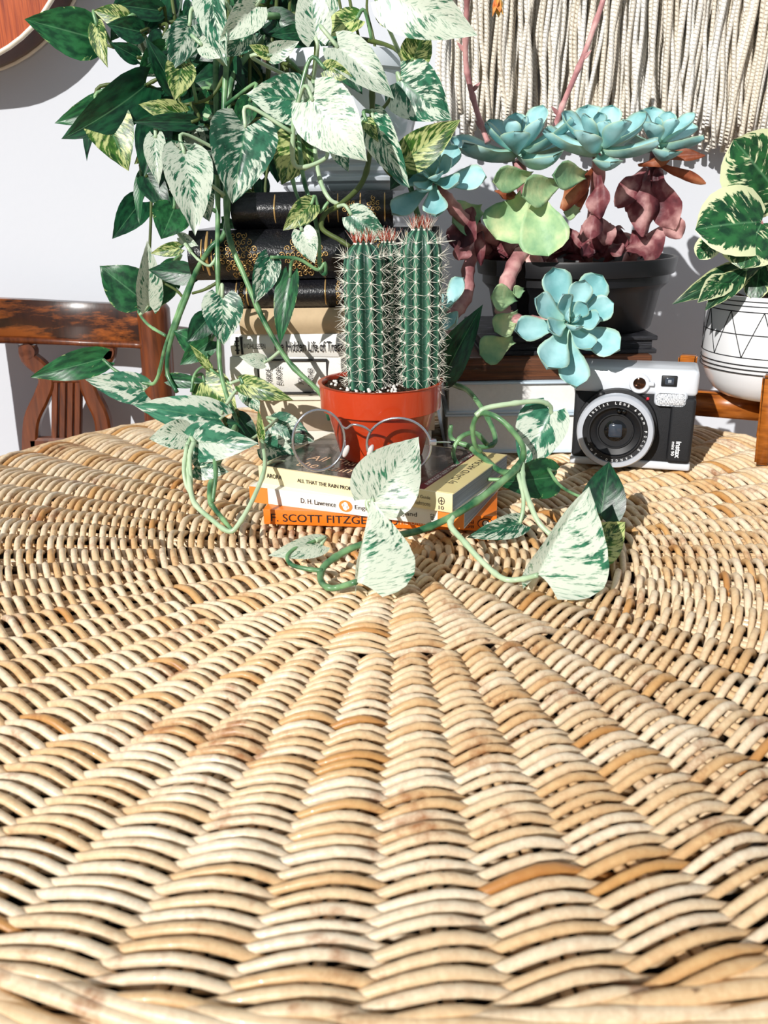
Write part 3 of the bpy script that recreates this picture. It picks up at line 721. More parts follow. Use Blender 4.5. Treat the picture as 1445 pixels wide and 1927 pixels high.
# ------------------------------------------------------------------ chair
CHY = 1.062
CHW = woodmat('worn_chair_wood', '#1e0e07', '#42200f', (12, 12, 3), .3, wear='#95501f'); CHW2 = woodmat('chair_wood', '#451f0c', '#783c18', (30, 30, 3), .35)
ch = thing('dining_chair', 'worn brown wooden lyre-back dining chair behind the table', 'chair', (P(110, 700, CHY).x, CHY, -.74))
CO = Vector(ch.location)
def cp(x, y, Y=CHY): return P(x, y, Y) - CO
def sect(bm, pts, w_, th):   # swept flat bar: w_ wide in the picture plane, th deep
    n = len(pts); rings = []
    if not hasattr(w_, '__len__'): w_ = [w_] * n
    for i, p in enumerate(pts):
        d = (pts[min(i + 1, n - 1)] - pts[max(i - 1, 0)]); d.y = 0; d.normalize(); s_ = Vector((-d.z, 0, d.x)); y = Vector((0, 1, 0))
        rings.append([bm.verts.new(p + s_ * w_[i] / 2 * a + y * th / 2 * b) for a, b in ((-1, -.7), (-.7, -1), (.7, -1), (1, -.7), (1, .7), (.7, 1), (-.7, 1), (-1, .7))])
    for A, B in zip(rings, rings[1:]):
        for k in range(8): bm.faces.new((A[k], A[(k + 1) % 8], B[(k + 1) % 8], B[k]))
    bm.faces.new(rings[0][::-1]); bm.faces.new(rings[-1]); bmesh.ops.recalc_face_normals(bm, faces=bm.faces[:]); return bm
rl = spline([cp(-118, 594, CHY - .04), cp(-40, 599, CHY - .02), cp(60, 602, CHY + .005), cp(160, 607, CHY + .01), cp(275, 611, CHY - .012)], 6)
bm = bmesh.new(); sect(bm, rl, .050, .022); sharp(fin('top_rail', bm, CHW, ch), 40)
bm = bmesh.new(); tube(bm, [p + Vector((0, -.010, -.0235)) for p in rl], .0045, 8); fin('rail_moulding', bm, CHW2, ch)
for px, Yp in ((289, CHY - .012), (-135, CHY - .04)):
    top = cp(px, 585, Yp); bm = bmesh.new(); zf = -CO.z - .74
    pts = spline([top + Vector((0, 0, .012)), top + Vector((-.002, 0, -.06)), top + Vector((-.008, -.005, -.20)), Vector((top.x - .010, top.y - .03, .44)), Vector((top.x - .01, top.y, .0))], 8)
    tube(bm, pts, [.014] + [.020] * (len(pts) - 1), 12); fin('back_post', bm, CHW2, ch)
bm = bmesh.new()
def mir(x): return 256 - x
for f in (lambda x: x, mir):
    sect(bm, spline([cp(f(52), 648), cp(f(56), 672), cp(f(80), 694), cp(f(90), 718), cp(f(80), 748), cp(f(62), 790), cp(f(58), 850)], 5), .0200, .014)
    c = cp(f(54), 660); bmesh.ops.create_cone(bm, cap_ends=True, segments=20, radius1=.010, radius2=.010, depth=.014, matrix=Matrix.Translation(c) @ Matrix.Rotation(PI / 2, 4, 'X'))
sect(bm, [cp(88, 708), cp(168, 708)], .016, .012); sect(bm, [cp(62, 838), cp(194, 838)], .022, .014)
sharp(fin('splat', bm, CHW2, ch), 30)
for x in (106, 121, 135, 149):
    bm = bmesh.new(); sect(bm, [cp(x, 702), cp(x - 1, 770), cp(x - 2, 836)], .0082, .010); sharp(fin('slat', bm, CHW2, ch), 30)
sx = (cp(289, 700).x + cp(-135, 700).x) / 2
fin('seat', box(bmesh.new(), sx - .17, sx + .17, -.36, .0, .42, .45, .012, 3), CHW2, ch)
for s_ in (-1, 1):
    bm = bmesh.new(); tube(bm, [(sx + s_ * .145, -.33, .425), (sx + s_ * .145, -.335, .2), (sx + s_ * .15, -.34, 0)], [.018, .016, .012], 12); fin('leg', bm, CHW2, ch)

# ------------------------------------------------------------------ guitar on the wall
GY0, GY1 = 1.066, 1.119
rgt = P(192, 0, GY1).x; bot = P(80, 140, GY1).z; GR = .195; gx = rgt - GR; gz = bot + .155
gt = thing('acoustic_guitar', 'acoustic guitar with reddish wood top hanging on the wall', 'guitar', (gx, (GY0 + GY1) / 2, gz))
def gout(k):                 # outline of the body, half by half
    pts = [(0, -.155), (.07, -.147), (.13, -.115), (.175, -.06), (.195, .0), (.185, .06), (.155, .115), (.128, .16), (.120, .195), (.130, .235), (.142, .27), (.138, .305), (.110, .335), (.06, .350), (0, .352)]
    s_ = spline([Vector((x, 0, z)) for x, z in pts], 4); L_ = s_ + [Vector((-p.x, 0, p.z)) for p in s_[-2:0:-1]]
    return [Vector((p.x * k, 0, .1 + (p.z - .1) * k)) for p in L_]
GTOP = woodmat('spruce_top', '#8a3210', '#c8602a', (90, 8, 3), .25); GSIDE = woodmat('dark_guitar_side', '#2a120c', '#57281c', (8, 8, 40), .25); BIND = plain('cream_binding', '#efe6d2', .35)
def gface(y, k): 
    bm = bmesh.new(); bm.faces.new([bm.verts.new(p + Vector((0, y, 0))) for p in gout(k)]); return bm
hy = (GY1 - GY0) / 2
bm = bmesh.new(); A = [bm.verts.new(p + Vector((0, -hy, 0))) for p in gout(1)]; B = [bm.verts.new(p + Vector((0, hy, 0))) for p in gout(1)]
for k in range(len(A)): bm.faces.new((A[k], A[(k + 1) % len(A)], B[(k + 1) % len(A)], B[k]))
bm.faces.new(B); bmesh.ops.recalc_face_normals(bm, faces=bm.faces[:]); sharp(fin('side', bm, GSIDE, gt), 50)
fin('soundboard', gface(-hy - .0005, .999), GTOP, gt, False)
for y in (-hy, hy):
    bm = bmesh.new(); tube(bm, [p + Vector((0, y, 0)) for p in gout(1.0)], .0028, 6, closed=True); fin('binding', bm, BIND, gt)
bm = bmesh.new(); lathe(bm, [(0, hy + .001), (.048, hy + .001), (.052, hy + .0005)], 40, lambda r, d, a: (r * math.cos(a), -d, .175 + r * math.sin(a))); fin('sound_hole', bm, BLKM, gt)
fin('bridge', box(bmesh.new(), -.075, .075, -hy - .012, -hy, -.012, .012, .003), GSIDE, gt)
fin('neck', box(bmesh.new(), -.026, .026, -hy - .014, -hy + .012, .22, .78, .004), GSIDE, gt)
fin('headstock', box(bmesh.new(), -.036, .036, -hy - .004, -hy + .012, .77, .95, .004), GSIDE, gt)
bm = bmesh.new()
for k in range(6): tube(bm, [(-.02 + k * .008, -hy - .017, .0), (-.02 + k * .008, -hy - .017, .78)], .0005, 4)
fin('strings', bm, STEEL, gt)
fin('wall_hook', box(bmesh.new(), -.03, .03, -hy - .004, WALL_Y - (GY0 + GY1) / 2, .752, .768, .004), BLKM, gt)

# ------------------------------------------------------------------ fringe wall hanging
CORD = NT('cotton_cord').set(.9, 0, .1); _w = CORD.n('ShaderNodeTexWave', Scale=150, Distortion=3.); _w.bands_direction = 'DIAGONAL'; CORD.l(CORD.obj(), _w.inputs[0])
CORD.col(CORD.mix(CORD.rnd(), lin('#e6dac6'), lin('#fbf8f1'))); CORD.bump(_w.outputs['Fac'], .6, .0025); CORD = CORD.m
mz = P(1150, 0, 1.10).z + .16
mac = thing('fringe_wall_hanging', 'cream cotton cord fringe hanging on the wall above the succulents', 'wall hanging', (P(1200, 0, 1.10).x, 1.095, mz))
MO = Vector(mac.location); rr = random.Random(11)
xa, xb = P(838, 100, 1.10).x, P(1640, 100, 1.10).x
bm = bmesh.new(); tube(bm, [Vector((xa - .05, 1.095, mz + .012)) - MO, Vector((xb + .05, 1.095, mz + .012)) - MO], .011, 14); fin('dowel', bm, CHW2, mac)
fin('wall_hook', box(bmesh.new(), -.01, .01, .0, WALL_Y - 1.095, .004, .030, .002), BLKM, mac)
NC = 98
for lay in range(3):
    for k in range(NC):
        x = xa + (xb - xa) * (k + .5 * (lay % 2) + rr.uniform(-.35, .35)) / NC
        yl = 1.106 - lay * .011 + rr.uniform(-.003, .003); px = proj(Vector((x, yl, .35))); 
        ye = (222 if lay == 0 else 238) + (px[0] - 838) / 600 * 26 + rr.uniform(-30, 26)
        zend = P(px[0], ye, yl).z; dx = rr.gauss(0, .010); 
        if rr.random() < .07: dx = rr.uniform(-.075, .03)
        pts = []; ph = rr.uniform(0, 6); am = rr.uniform(.0008, .0030); NSG = 12
        for q in range(NSG + 1):
            t = q / NSG; pts.append(Vector((x + dx * t * t + am * math.sin(ph + t * 13), yl + am * math.cos(ph * 2 + t * 11), mz + (zend - mz) * t)) - MO)
        bm = bmesh.new(); r0 = rr.uniform(.0024, .0035); tube(bm, pts, [r0] * NSG + [r0 * 1.15], 6); fin('cord', bm, CORD, mac)
# ------------------------------------------------------------------ leaves
def interp(tab, v):
    for (a, x), (b, y) in zip(tab, tab[1:]):
        if v <= b:
            t = (v - a) / (b - a); t = t * t * (3 - 2 * t) * .4 + t * .6; return x + (y - x) * t
    return tab[-1][1]
HEART = [(0, .46), (.06, .72), (.14, .90), (.26, 1.), (.40, .96), (.55, .80), (.70, .57), (.84, .30), (.94, .11), (1, .0)]
ROUND = [(0, .35), (.08, .70), (.2, .92), (.4, 1.), (.6, .97), (.75, .84), (.88, .58), (.96, .28), (1, .0)]
SPOON = [(0, .26), (.15, .30), (.35, .52), (.55, .84), (.72, 1.), (.84, .93), (.92, .66), (.965, .30), (1, .0)]
LANCE = [(0, .25), (.1, .6), (.3, 1.), (.5, .95), (.7, .65), (.88, .27), (1, .0)]
DEAD = [(0, .18), (.2, .4), (.45, .9), (.65, 1.), (.8, .8), (.92, .5), (1, .15)]
def leaf_geo(B, T, wr, nrm, fold=15, bend=20, tab=HEART, lobe=.13, thick=0, wav=.05, nu=10, nv=16, cup=0, seed=0, curl=0):
    """a leaf blade from base B to tip T; wr = width / length; nrm = side it shows; fold along the midrib, bend along the length"""
    rr = random.Random(seed); B, T = Vector(B), Vector(T); L = (T - B).length
    ang = math.radians(bend); fo = math.tan(math.radians(fold)); ph = rr.uniform(0, 6)
    cy = [0.]; cz = [0.]; th0 = ang * .5
    for i in range(nv):
        th = th0 - ang * (i + .5) / nv; cy.append(cy[-1] + math.cos(th) / nv); cz.append(cz[-1] + math.sin(th) / nv)
    ca = math.atan2(cz[-1], cy[-1]); ch_ = math.hypot(cy[-1], cz[-1]); C_, S_ = math.cos(-ca), math.sin(-ca)
    ax = (T - B).normalized(); n = (nrm - ax * nrm.dot(ax)); n = n.normalized() if n.length > 1e-5 else Vector((0, 0, 1)); x_ = ax.cross(n)
    pts = []; uv = []
    for i in range(nv + 1):
        v = i / nv; hw = interp(tab, v) * wr / 2
        ty, tz = math.cos(th0 - ang * v), math.sin(th0 - ang * v)
        for k in range(nu + 1):
            a = 2 * k / nu - 1; aa = abs(a)
            x = a * hw; dy = -lobe * aa ** 1.6 * (1 - v) ** 2.2
            z = aa * hw * fo + cup * wr * (aa ** 2) * .35 + wav * wr * math.sin(ph + v * 9 + (1.7 if a > 0 else 0)) * aa ** 2 * .5 - curl * (aa ** 3) * wr * .3
            y2 = cy[i] + dy * ty - z * tz; z2 = cz[i] + dy * tz + z * ty
            yy = (y2 * C_ - z2 * S_) / ch_; zz = (y2 * S_ + z2 * C_) / ch_
            pts.append(B + (x_ * x / ch_ + ax * yy + n * zz) * L); uv.append((k / nu, v))
    faces = []
    for i in range(nv):
        for k in range(nu):
            a = i * (nu + 1) + k; faces.append((a, a + 1, a + nu + 2, a + nu + 1))
    if thick:
        m = len(pts)
        for i in range(nv + 1):
            v = i / nv
            for k in range(nu + 1):
                a = 2 * k / nu - 1; f = (1 - a * a) * math.sin(PI * min(1, .12 + v * .88)) ** .6; pts.append(pts[i * (nu + 1) + k] - n * thick * L * max(f, .0) - n * .00025); uv.append((k / nu, v))
        faces += [tuple(m + q for q in f[::-1]) for f in faces[:nv * nu]]
        bd = [k for k in range(nu + 1)] + [i * (nu + 1) + nu for i in range(1, nv + 1)] + [nv * (nu + 1) + k for k in range(nu - 1, -1, -1)] + [i * (nu + 1) for i in range(nv - 1, 0, -1)]
        for a, b in zip(bd, bd[1:] + bd[:1]): faces.append((b, a, m + a, m + b))
    return pts, faces, uv
def leaf_obj(name, geo, mat, parent, org):
    pts, faces, uv = geo; me = bpy.data.meshes.new(name); me.from_pydata([tuple(p - org) for p in pts], [], faces)
    ul = me.uv_layers.new(name='UVMap'); idx = np.empty(len(me.loops), dtype=np.int32); me.loops.foreach_get('vertex_index', idx)
    ul.data.foreach_set('uv', np.array(uv, dtype=np.float32)[idx].ravel()); return mk(name, me, mat, parent)
def leafmat(name, green, dark, white, thr, soft=.05, patch=.5, edge=None, trans=.22, ns=1.25, fleck=0.):
    t = NT(name).set(.34, 0, .5, .12)
    uv = t.n('ShaderNodeTexCoord').outputs['UV']; sp = t.n('ShaderNodeSeparateXYZ'); t.l(uv, sp.inputs[0]); rd = t.rnd()
    u = t.math('SUBTRACT', t.math('MULTIPLY', sp.outputs[0], 2.), 1.); a = t.math('ABSOLUTE', u); sg = t.math('SIGN', u); v = sp.outputs[1]
    cb = t.n('ShaderNodeCombineXYZ'); t.l(t.math('MULTIPLY', a, 2.2), cb.inputs[0]); t.l(t.math('MULTIPLY', t.math('SUBTRACT', v, t.math('MULTIPLY', a, .38)), 13.), cb.inputs[1])
    t.l(t.math('ADD', t.math('MULTIPLY', rd, 61.), t.math('MULTIPLY', sg, 3.3)), cb.inputs[2])
    n1 = t.noise(cb.outputs[0], ns, 5, .62)
    c2 = t.n('ShaderNodeCombineXYZ'); t.l(t.math('MULTIPLY', u, 1.0), c2.inputs[0]); t.l(t.math('MULTIPLY', v, 1.6), c2.inputs[1]); t.l(t.math('MULTIPLY', rd, 37.), c2.inputs[2])
    n2 = t.noise(c2.outputs[0], 1.7, 2)
    f = t.math('ADD', n1, t.math('MULTIPLY', t.math('SUBTRACT', n2, .5), patch))
    if edge is not None: f = t.math('ADD', f, t.math('MULTIPLY', t.math('POWER', a, 5), edge))
    msk = t.ramp(f, [(thr - soft, 0.), (thr + soft, 1.)])
    gcol = t.mix(t.ramp(t.noise(c2.outputs[0], 3.5, 4), [(.38, 0.), (.62, 1.)]), lin(dark), lin(green))
    c = t.mix(msk, gcol, lin(white))
    if fleck: c = t.mix(t.math('MULTIPLY', t.ramp(t.noise(cb.outputs[0], 2.9, 3, .55), [(.55, 0.), (.62, 1.)]), fleck), c, lin(green))
    vein = t.ramp(a, [(.0, .55), (.045, .0)]); c = t.mix(vein, c, lin(white if thr < .5 else '#6fa678'))
    hs = t.n('ShaderNodeHueSaturation'); t.l(c, hs.inputs['Color']); t.l(t.math('ADD', t.math('MULTIPLY', rd, .34), .80), hs.inputs['Value']); c = hs.outputs[0]
    t.col(c)
    bw = t.math('SINE', t.math('MULTIPLY', t.math('SUBTRACT', v, t.math('MULTIPLY', a, .4)), 46.))
    t.bump(t.math('ADD', t.math('MULTIPLY', bw, .12), n1), .10, .003)
    tr = t.n('ShaderNodeBsdfTranslucent'); t.l(c, tr.inputs[0]); mx = t.n('ShaderNodeMixShader'); mx.inputs[0].default_value = trans
    t.l(t.b.outputs[0], mx.inputs[1]); t.l(tr.outputs[0], mx.inputs[2]); t.l(mx.outputs[0], t.out.inputs[0]); return t.m
LM = {'g': leafmat('leaf_green', '#2c7040', '#124228', '#a9c97e', .76, .03, .35, edge=.18),
      'd': leafmat('leaf_dark_green', '#1d5a38', '#0c3324', '#9cb878', .86, .03, .3),
      'm': leafmat('leaf_marbled', '#34795a', '#154a36', '#d9e5d2', .53, .035, .75, fleck=.5),
      'b': leafmat('leaf_blotched', '#4c9272', '#21614a', '#dfeada', .52, .03, 1.0, ns=.6, fleck=.35),
      'w': leafmat('leaf_white_marbled', '#3f8a63', '#1d5b41', '#e0ead7', .40, .035, .55, fleck=.5),
      'y': leafmat('leaf_yellow_marbled', '#4a7a2c', '#1f4a1c', '#d3dc92', .52, .06, .6)}
STEM = NT('vine_stem').set(.35, 0, .5, .1); _n = STEM.noise(STEM.obj(), 55, 3); STEM.col(STEM.mix(STEM.ramp(_n, [(.35, 0.), (.65, 1.)]), lin('#225a38'), lin('#86b07a'))); STEM = STEM.m
STEMD = NT('old_vine_stem').set(.5, 0, .4); _n = STEMD.noise(STEMD.obj(), 55, 3); STEMD.col(STEMD.mix(_n, lin('#23351c'), lin('#6b7a3c'))); STEMD = STEMD.m
STEMP = NT('pale_vine_stem').set(.35, 0, .5, .1); _n = STEMP.noise(STEMP.obj(), 55, 3); STEMP.col(STEMP.mix(_n, lin('#6fa070'), lin('#dde9c8'))); STEMP = STEMP.m

# ------------------------------------------------------------------ pothos in the white pot on the tall stack
PPX, PPY = P(650, 350, .885).x, .885
po = thing('potted_pothos', 'large trailing marble-leaved pothos in a white pot on the tall book stack', 'plant', (PPX, PPY, STACK_TOP))
PO = Vector(po.location)
ph_ = P(650, 96, PPY - .05).z - STACK_TOP
WPOT = plain('white_glazed_pot', '#dfe6ee', .2, coat=.5, var=.03)
prof = [(0, 0), (.056, 0), (.060, .004)]
for k in range(4): prof += [(.0600 + k * .0006, .006 + k * .0085), (.0640 + k * .0006, .0085 + k * .0085), (.0640 + k * .0006, .0115 + k * .0085), (.0605 + k * .0006, .0135 + k * .0085)]
prof += [(.0640, .044), (.0700, ph_ * .6), (.0740, ph_ - .016), (.0775, ph_ - .014), (.0785, ph_ - .003), (.0770, ph_), (.0735, ph_), (.0725, ph_ - .012), (.070, ph_ - .02), (0, ph_ - .022)]
sharp(fin('pot', lathe(bmesh.new(), prof, 64), WPOT, po), 45)
soil_disc(.071, ph_ - .014, po, (0, 0, 0), 16, 8)
stem_pts = []
def rest(p, h=.004):         # keep a point of the plant on or above the table top
    return p if p.z > h else CAM + (p - CAM) * ((h - H) / (p.z - H))
def vine(pts, r=.0026, mat=STEM, k=6, taper=.75, reg=True, nodes=True):
    q = [rest(p) for p in spline([P(*p) if not isinstance(p, Vector) else p for p in pts], k)]; n = len(q)
    rad = [r * (1 - (1 - taper) * i / n) * (1.22 if (nodes and i % 9 == 4) else 1) for i in range(n)]
    bm = bmesh.new(); tube(bm, [p - PO for p in q], [x * .84 for x in rad], 8); o = fin('stem', bm, mat, po)
    if reg: stem_pts.extend(q)
    return o
C0 = (600, 60, .88)
vine([C0, (520, 30, .82), (440, 60, .80), (422, 200, .79), (424, 330, .785), (430, 440, .775), (459, 517, .765), (498, 607, .755), (545, 683, .745), (604, 742, .735), (620, 790, .735)], .0034)
vine([C0, (480, 20, .84), (412, 90, .81), (408, 250, .80), (410, 400, .79), (409, 480, .775), (412, 600, .765), (414, 690, .755), (430, 755, .74), (446, 795, .73), (440, 830, .70)], .0030)
vine([(500, 70, .84), (436, 150, .81), (430, 300, .80), (425, 430, .785), (396, 467, .78), (372, 505, .785), (356, 548, .79), (322, 640, .79), (315, 700, .79), (333, 738, .78)], .0032)
vine([(396, 467, .782), (368, 512, .79), (345, 562, .795), (312, 650, .80), (296, 712, .805), (276, 722, .81), (222, 700, .815), (194, 676, .82)], .0024)
vine([(312, 632, .80), (280, 612, .815), (262, 590, .825), (262, 578, .83)], .0018)
vine([(345, 560, .795), (330, 545, .81), (300, 528, .82), (280, 512, .825)], .0016, STEMD)
vine([C0, (690, 120, .81), (700, 165, .79), (697, 275, .78), (682, 342, .765), (640, 385, .75), (612, 402, .745), (606, 430, .735), (640, 452, .725), (658, 464, .72)], .0030, STEMD)
vine([(590, 150, .80), (590, 250, .775), (600, 330, .76), (618, 372, .75), (640, 386, .75)], .0026, STEMP)
vine([(560, 230, .77), (570, 330, .755), (590, 400, .745), (600, 455, .74), (602, 505, .735), (612, 516, .73), (611, 495, .728), (598, 508, .728), (560, 487, .725), (508, 484, .722)], .0022, STEM)
vine([(545, 300, .78), (556, 360, .76), (575, 392, .75), (600, 400, .74), (618, 380, .74)], .0020, STEM)
vine([(553, 222, .735), (551, 300, .74), (570, 315, .742), (612, 298, .745), (616, 275, .75)], .0024, STEMP)
vine([(410, 480, .775), (395, 500, .775), (375, 490, .775), (360, 475, .78)], .0018, STEMP)
vine([(412, 530, .77), (385, 545, .77), (362, 552, .775)], .0018, STEMD)
vine([C0, (500, 40, .85), (330, 40, .84), (262, 70, .84), (220, 90, .85), (178, 72, .86)], .0020, STEMD)
vine([C0, (480, 10, .84), (340, 110, .81), (310, 140, .80), (275, 160, .80)], .0022, STEMD)
vine([(440, 100, .80), (400, 180, .79), (340, 200, .79), (300, 230, .79), (295, 262, .79)], .0018, STEMD)
vine([C0, (740, 90, .80), (755, 150, .79), (735, 185, .78), (712, 215, .77)], .0022, STEMD)
vine([(700, 275, .78), (735, 330, .785), (755, 310, .785), (765, 302, .785)], .0016, STEMD)
for x0, x1 in ((430, 424), (455, 440), (520, 505), (640, 655), (660, 690), (690, 715), (545, 540), (470, 450)):
    vine([(x0 + RND.uniform(-20, 20), -60, .85), (x0, 10, .83), ((x0 + x1) / 2, 70, .82), (x1, 150, .82)], RND.uniform(.0014, .0022), RND.choice([STEMD, STEM]), reg=False)
for x0, x1, y1 in ((400, 425, 330), (452, 428, 380), (470, 440, 430), (505, 470, 360), (530, 500, 400)):
    vine([(x0, 60, .83), ((x0 + x1) / 2 + 12, 190, .82), (x1, y1 - 60, .815), (x1 + 6, y1, .81)], RND.uniform(.0016, .0024), STEMD, reg=False)
# the vine that comes forward over the table, right of the cactus
vine([(760, 300, .80), (800, 470, .80), (822, 640, .79), (838, 712, .76), (880, 735, .73), (914, 780, .70), (932, 825, .68), (918, 840, .67), (880, 838, .67), (850, 825, .675), (848, 800, .675)], .0030)
vine([(880, 838, .672), (905, 858, .655), (945, 888, .635), (975, 880, .62), (985, 845, .615), (965, 812, .615), (935, 785, .62), (905, 778, .63), (890, 800, .635), (893, 835, .64), (905, 850, .645)], .0029, STEM)
vine([(895, 782, .63), (915, 768, .63), (960, 760, .63), (1010, 755, .635), (1034, 763, .64), (1037, 778, .645)], .0026, STEMP)
vine([(916, 836, .66), (895, 815, .655), (868, 822, .652), (853, 850, .648), (866, 880, .645), (905, 900, .635), (948, 903, .628)], .0024)
vine([(982, 868, .618), (960, 893, .60), (905, 937, .575), (848, 973, .560), (790, 998, .552), (735, 1010, .546), (665, 1030, .535), (618, 1058, .522), (604, 1078, .515), (606, 1097, .503), (626, 1107, .496), (670, 1095, .487)], .0033, STEM)
vine([(606, 1074, .515), (575, 1070, .517), (548, 1062, .522), (541, 1046, .528), (562, 1026, .536), (593, 1018, .542)], .0020, STEM)
vine([(852, 972, .560), (848, 990, .553), (872, 1018, .54), (905, 1055, .525), (945, 1088, .507), (980, 1090, .500), (1012, 1082, .493)], .0027, STEMP)
vine([(982, 868, .618), (984, 905, .60), (996, 945, .58), (1015, 985, .567), (1045, 1014, .56)], .0027, STEMP)
vine([(975, 892, .605), (984, 930, .59), (984, 960, .582), (978, 985, .578)], .0021, STEMP)
vine([(1030, 880, .63), (1052, 912, .61), (1085, 932, .595), (1112, 938, .59)], .0016, STEM)
# the vine lying at the left front
vine([(446, 795, .73), (425, 840, .68), (398, 905, .64), (395, 940, .625), (402, 955, .62), (418, 975, .605), (436, 998, .59)], .0028, STEM)
vine([(404, 865, .64), (406, 895, .63), (400, 945, .62)], .0022, STEM)
vine([(355, 855, .645), (356, 900, .63), (365, 945, .615), (395, 975, .60), (430, 1000, .588), (450, 985, .59), (478, 935, .605), (498, 880, .63), (494, 830, .66)], .0026, STEMP)
vine([(352, 838, .65), (346, 880, .635), (350, 910, .628), (364, 940, .617)], .0022, STEMP)
vine([(365, 832, .65), (357, 860, .64), (360, 910, .628)], .0024, STEMP)
vine([(372, 880, .645), (400, 872, .645), (440, 848, .65), (490, 815, .67), (520, 790, .70)], .0018, STEMP)
vine([(500, 872, .645), (530, 868, .66), (560, 878, .67)], .0016, STEMP)
vine([(416, 776, .715), (440, 740, .73), (456, 722, .73)], .0020, STEMP)
vine([(360, 738, .76), (366, 705, .765), (385, 690, .77), (410, 705, .76), (432, 722, .75)], .0016, STEM)
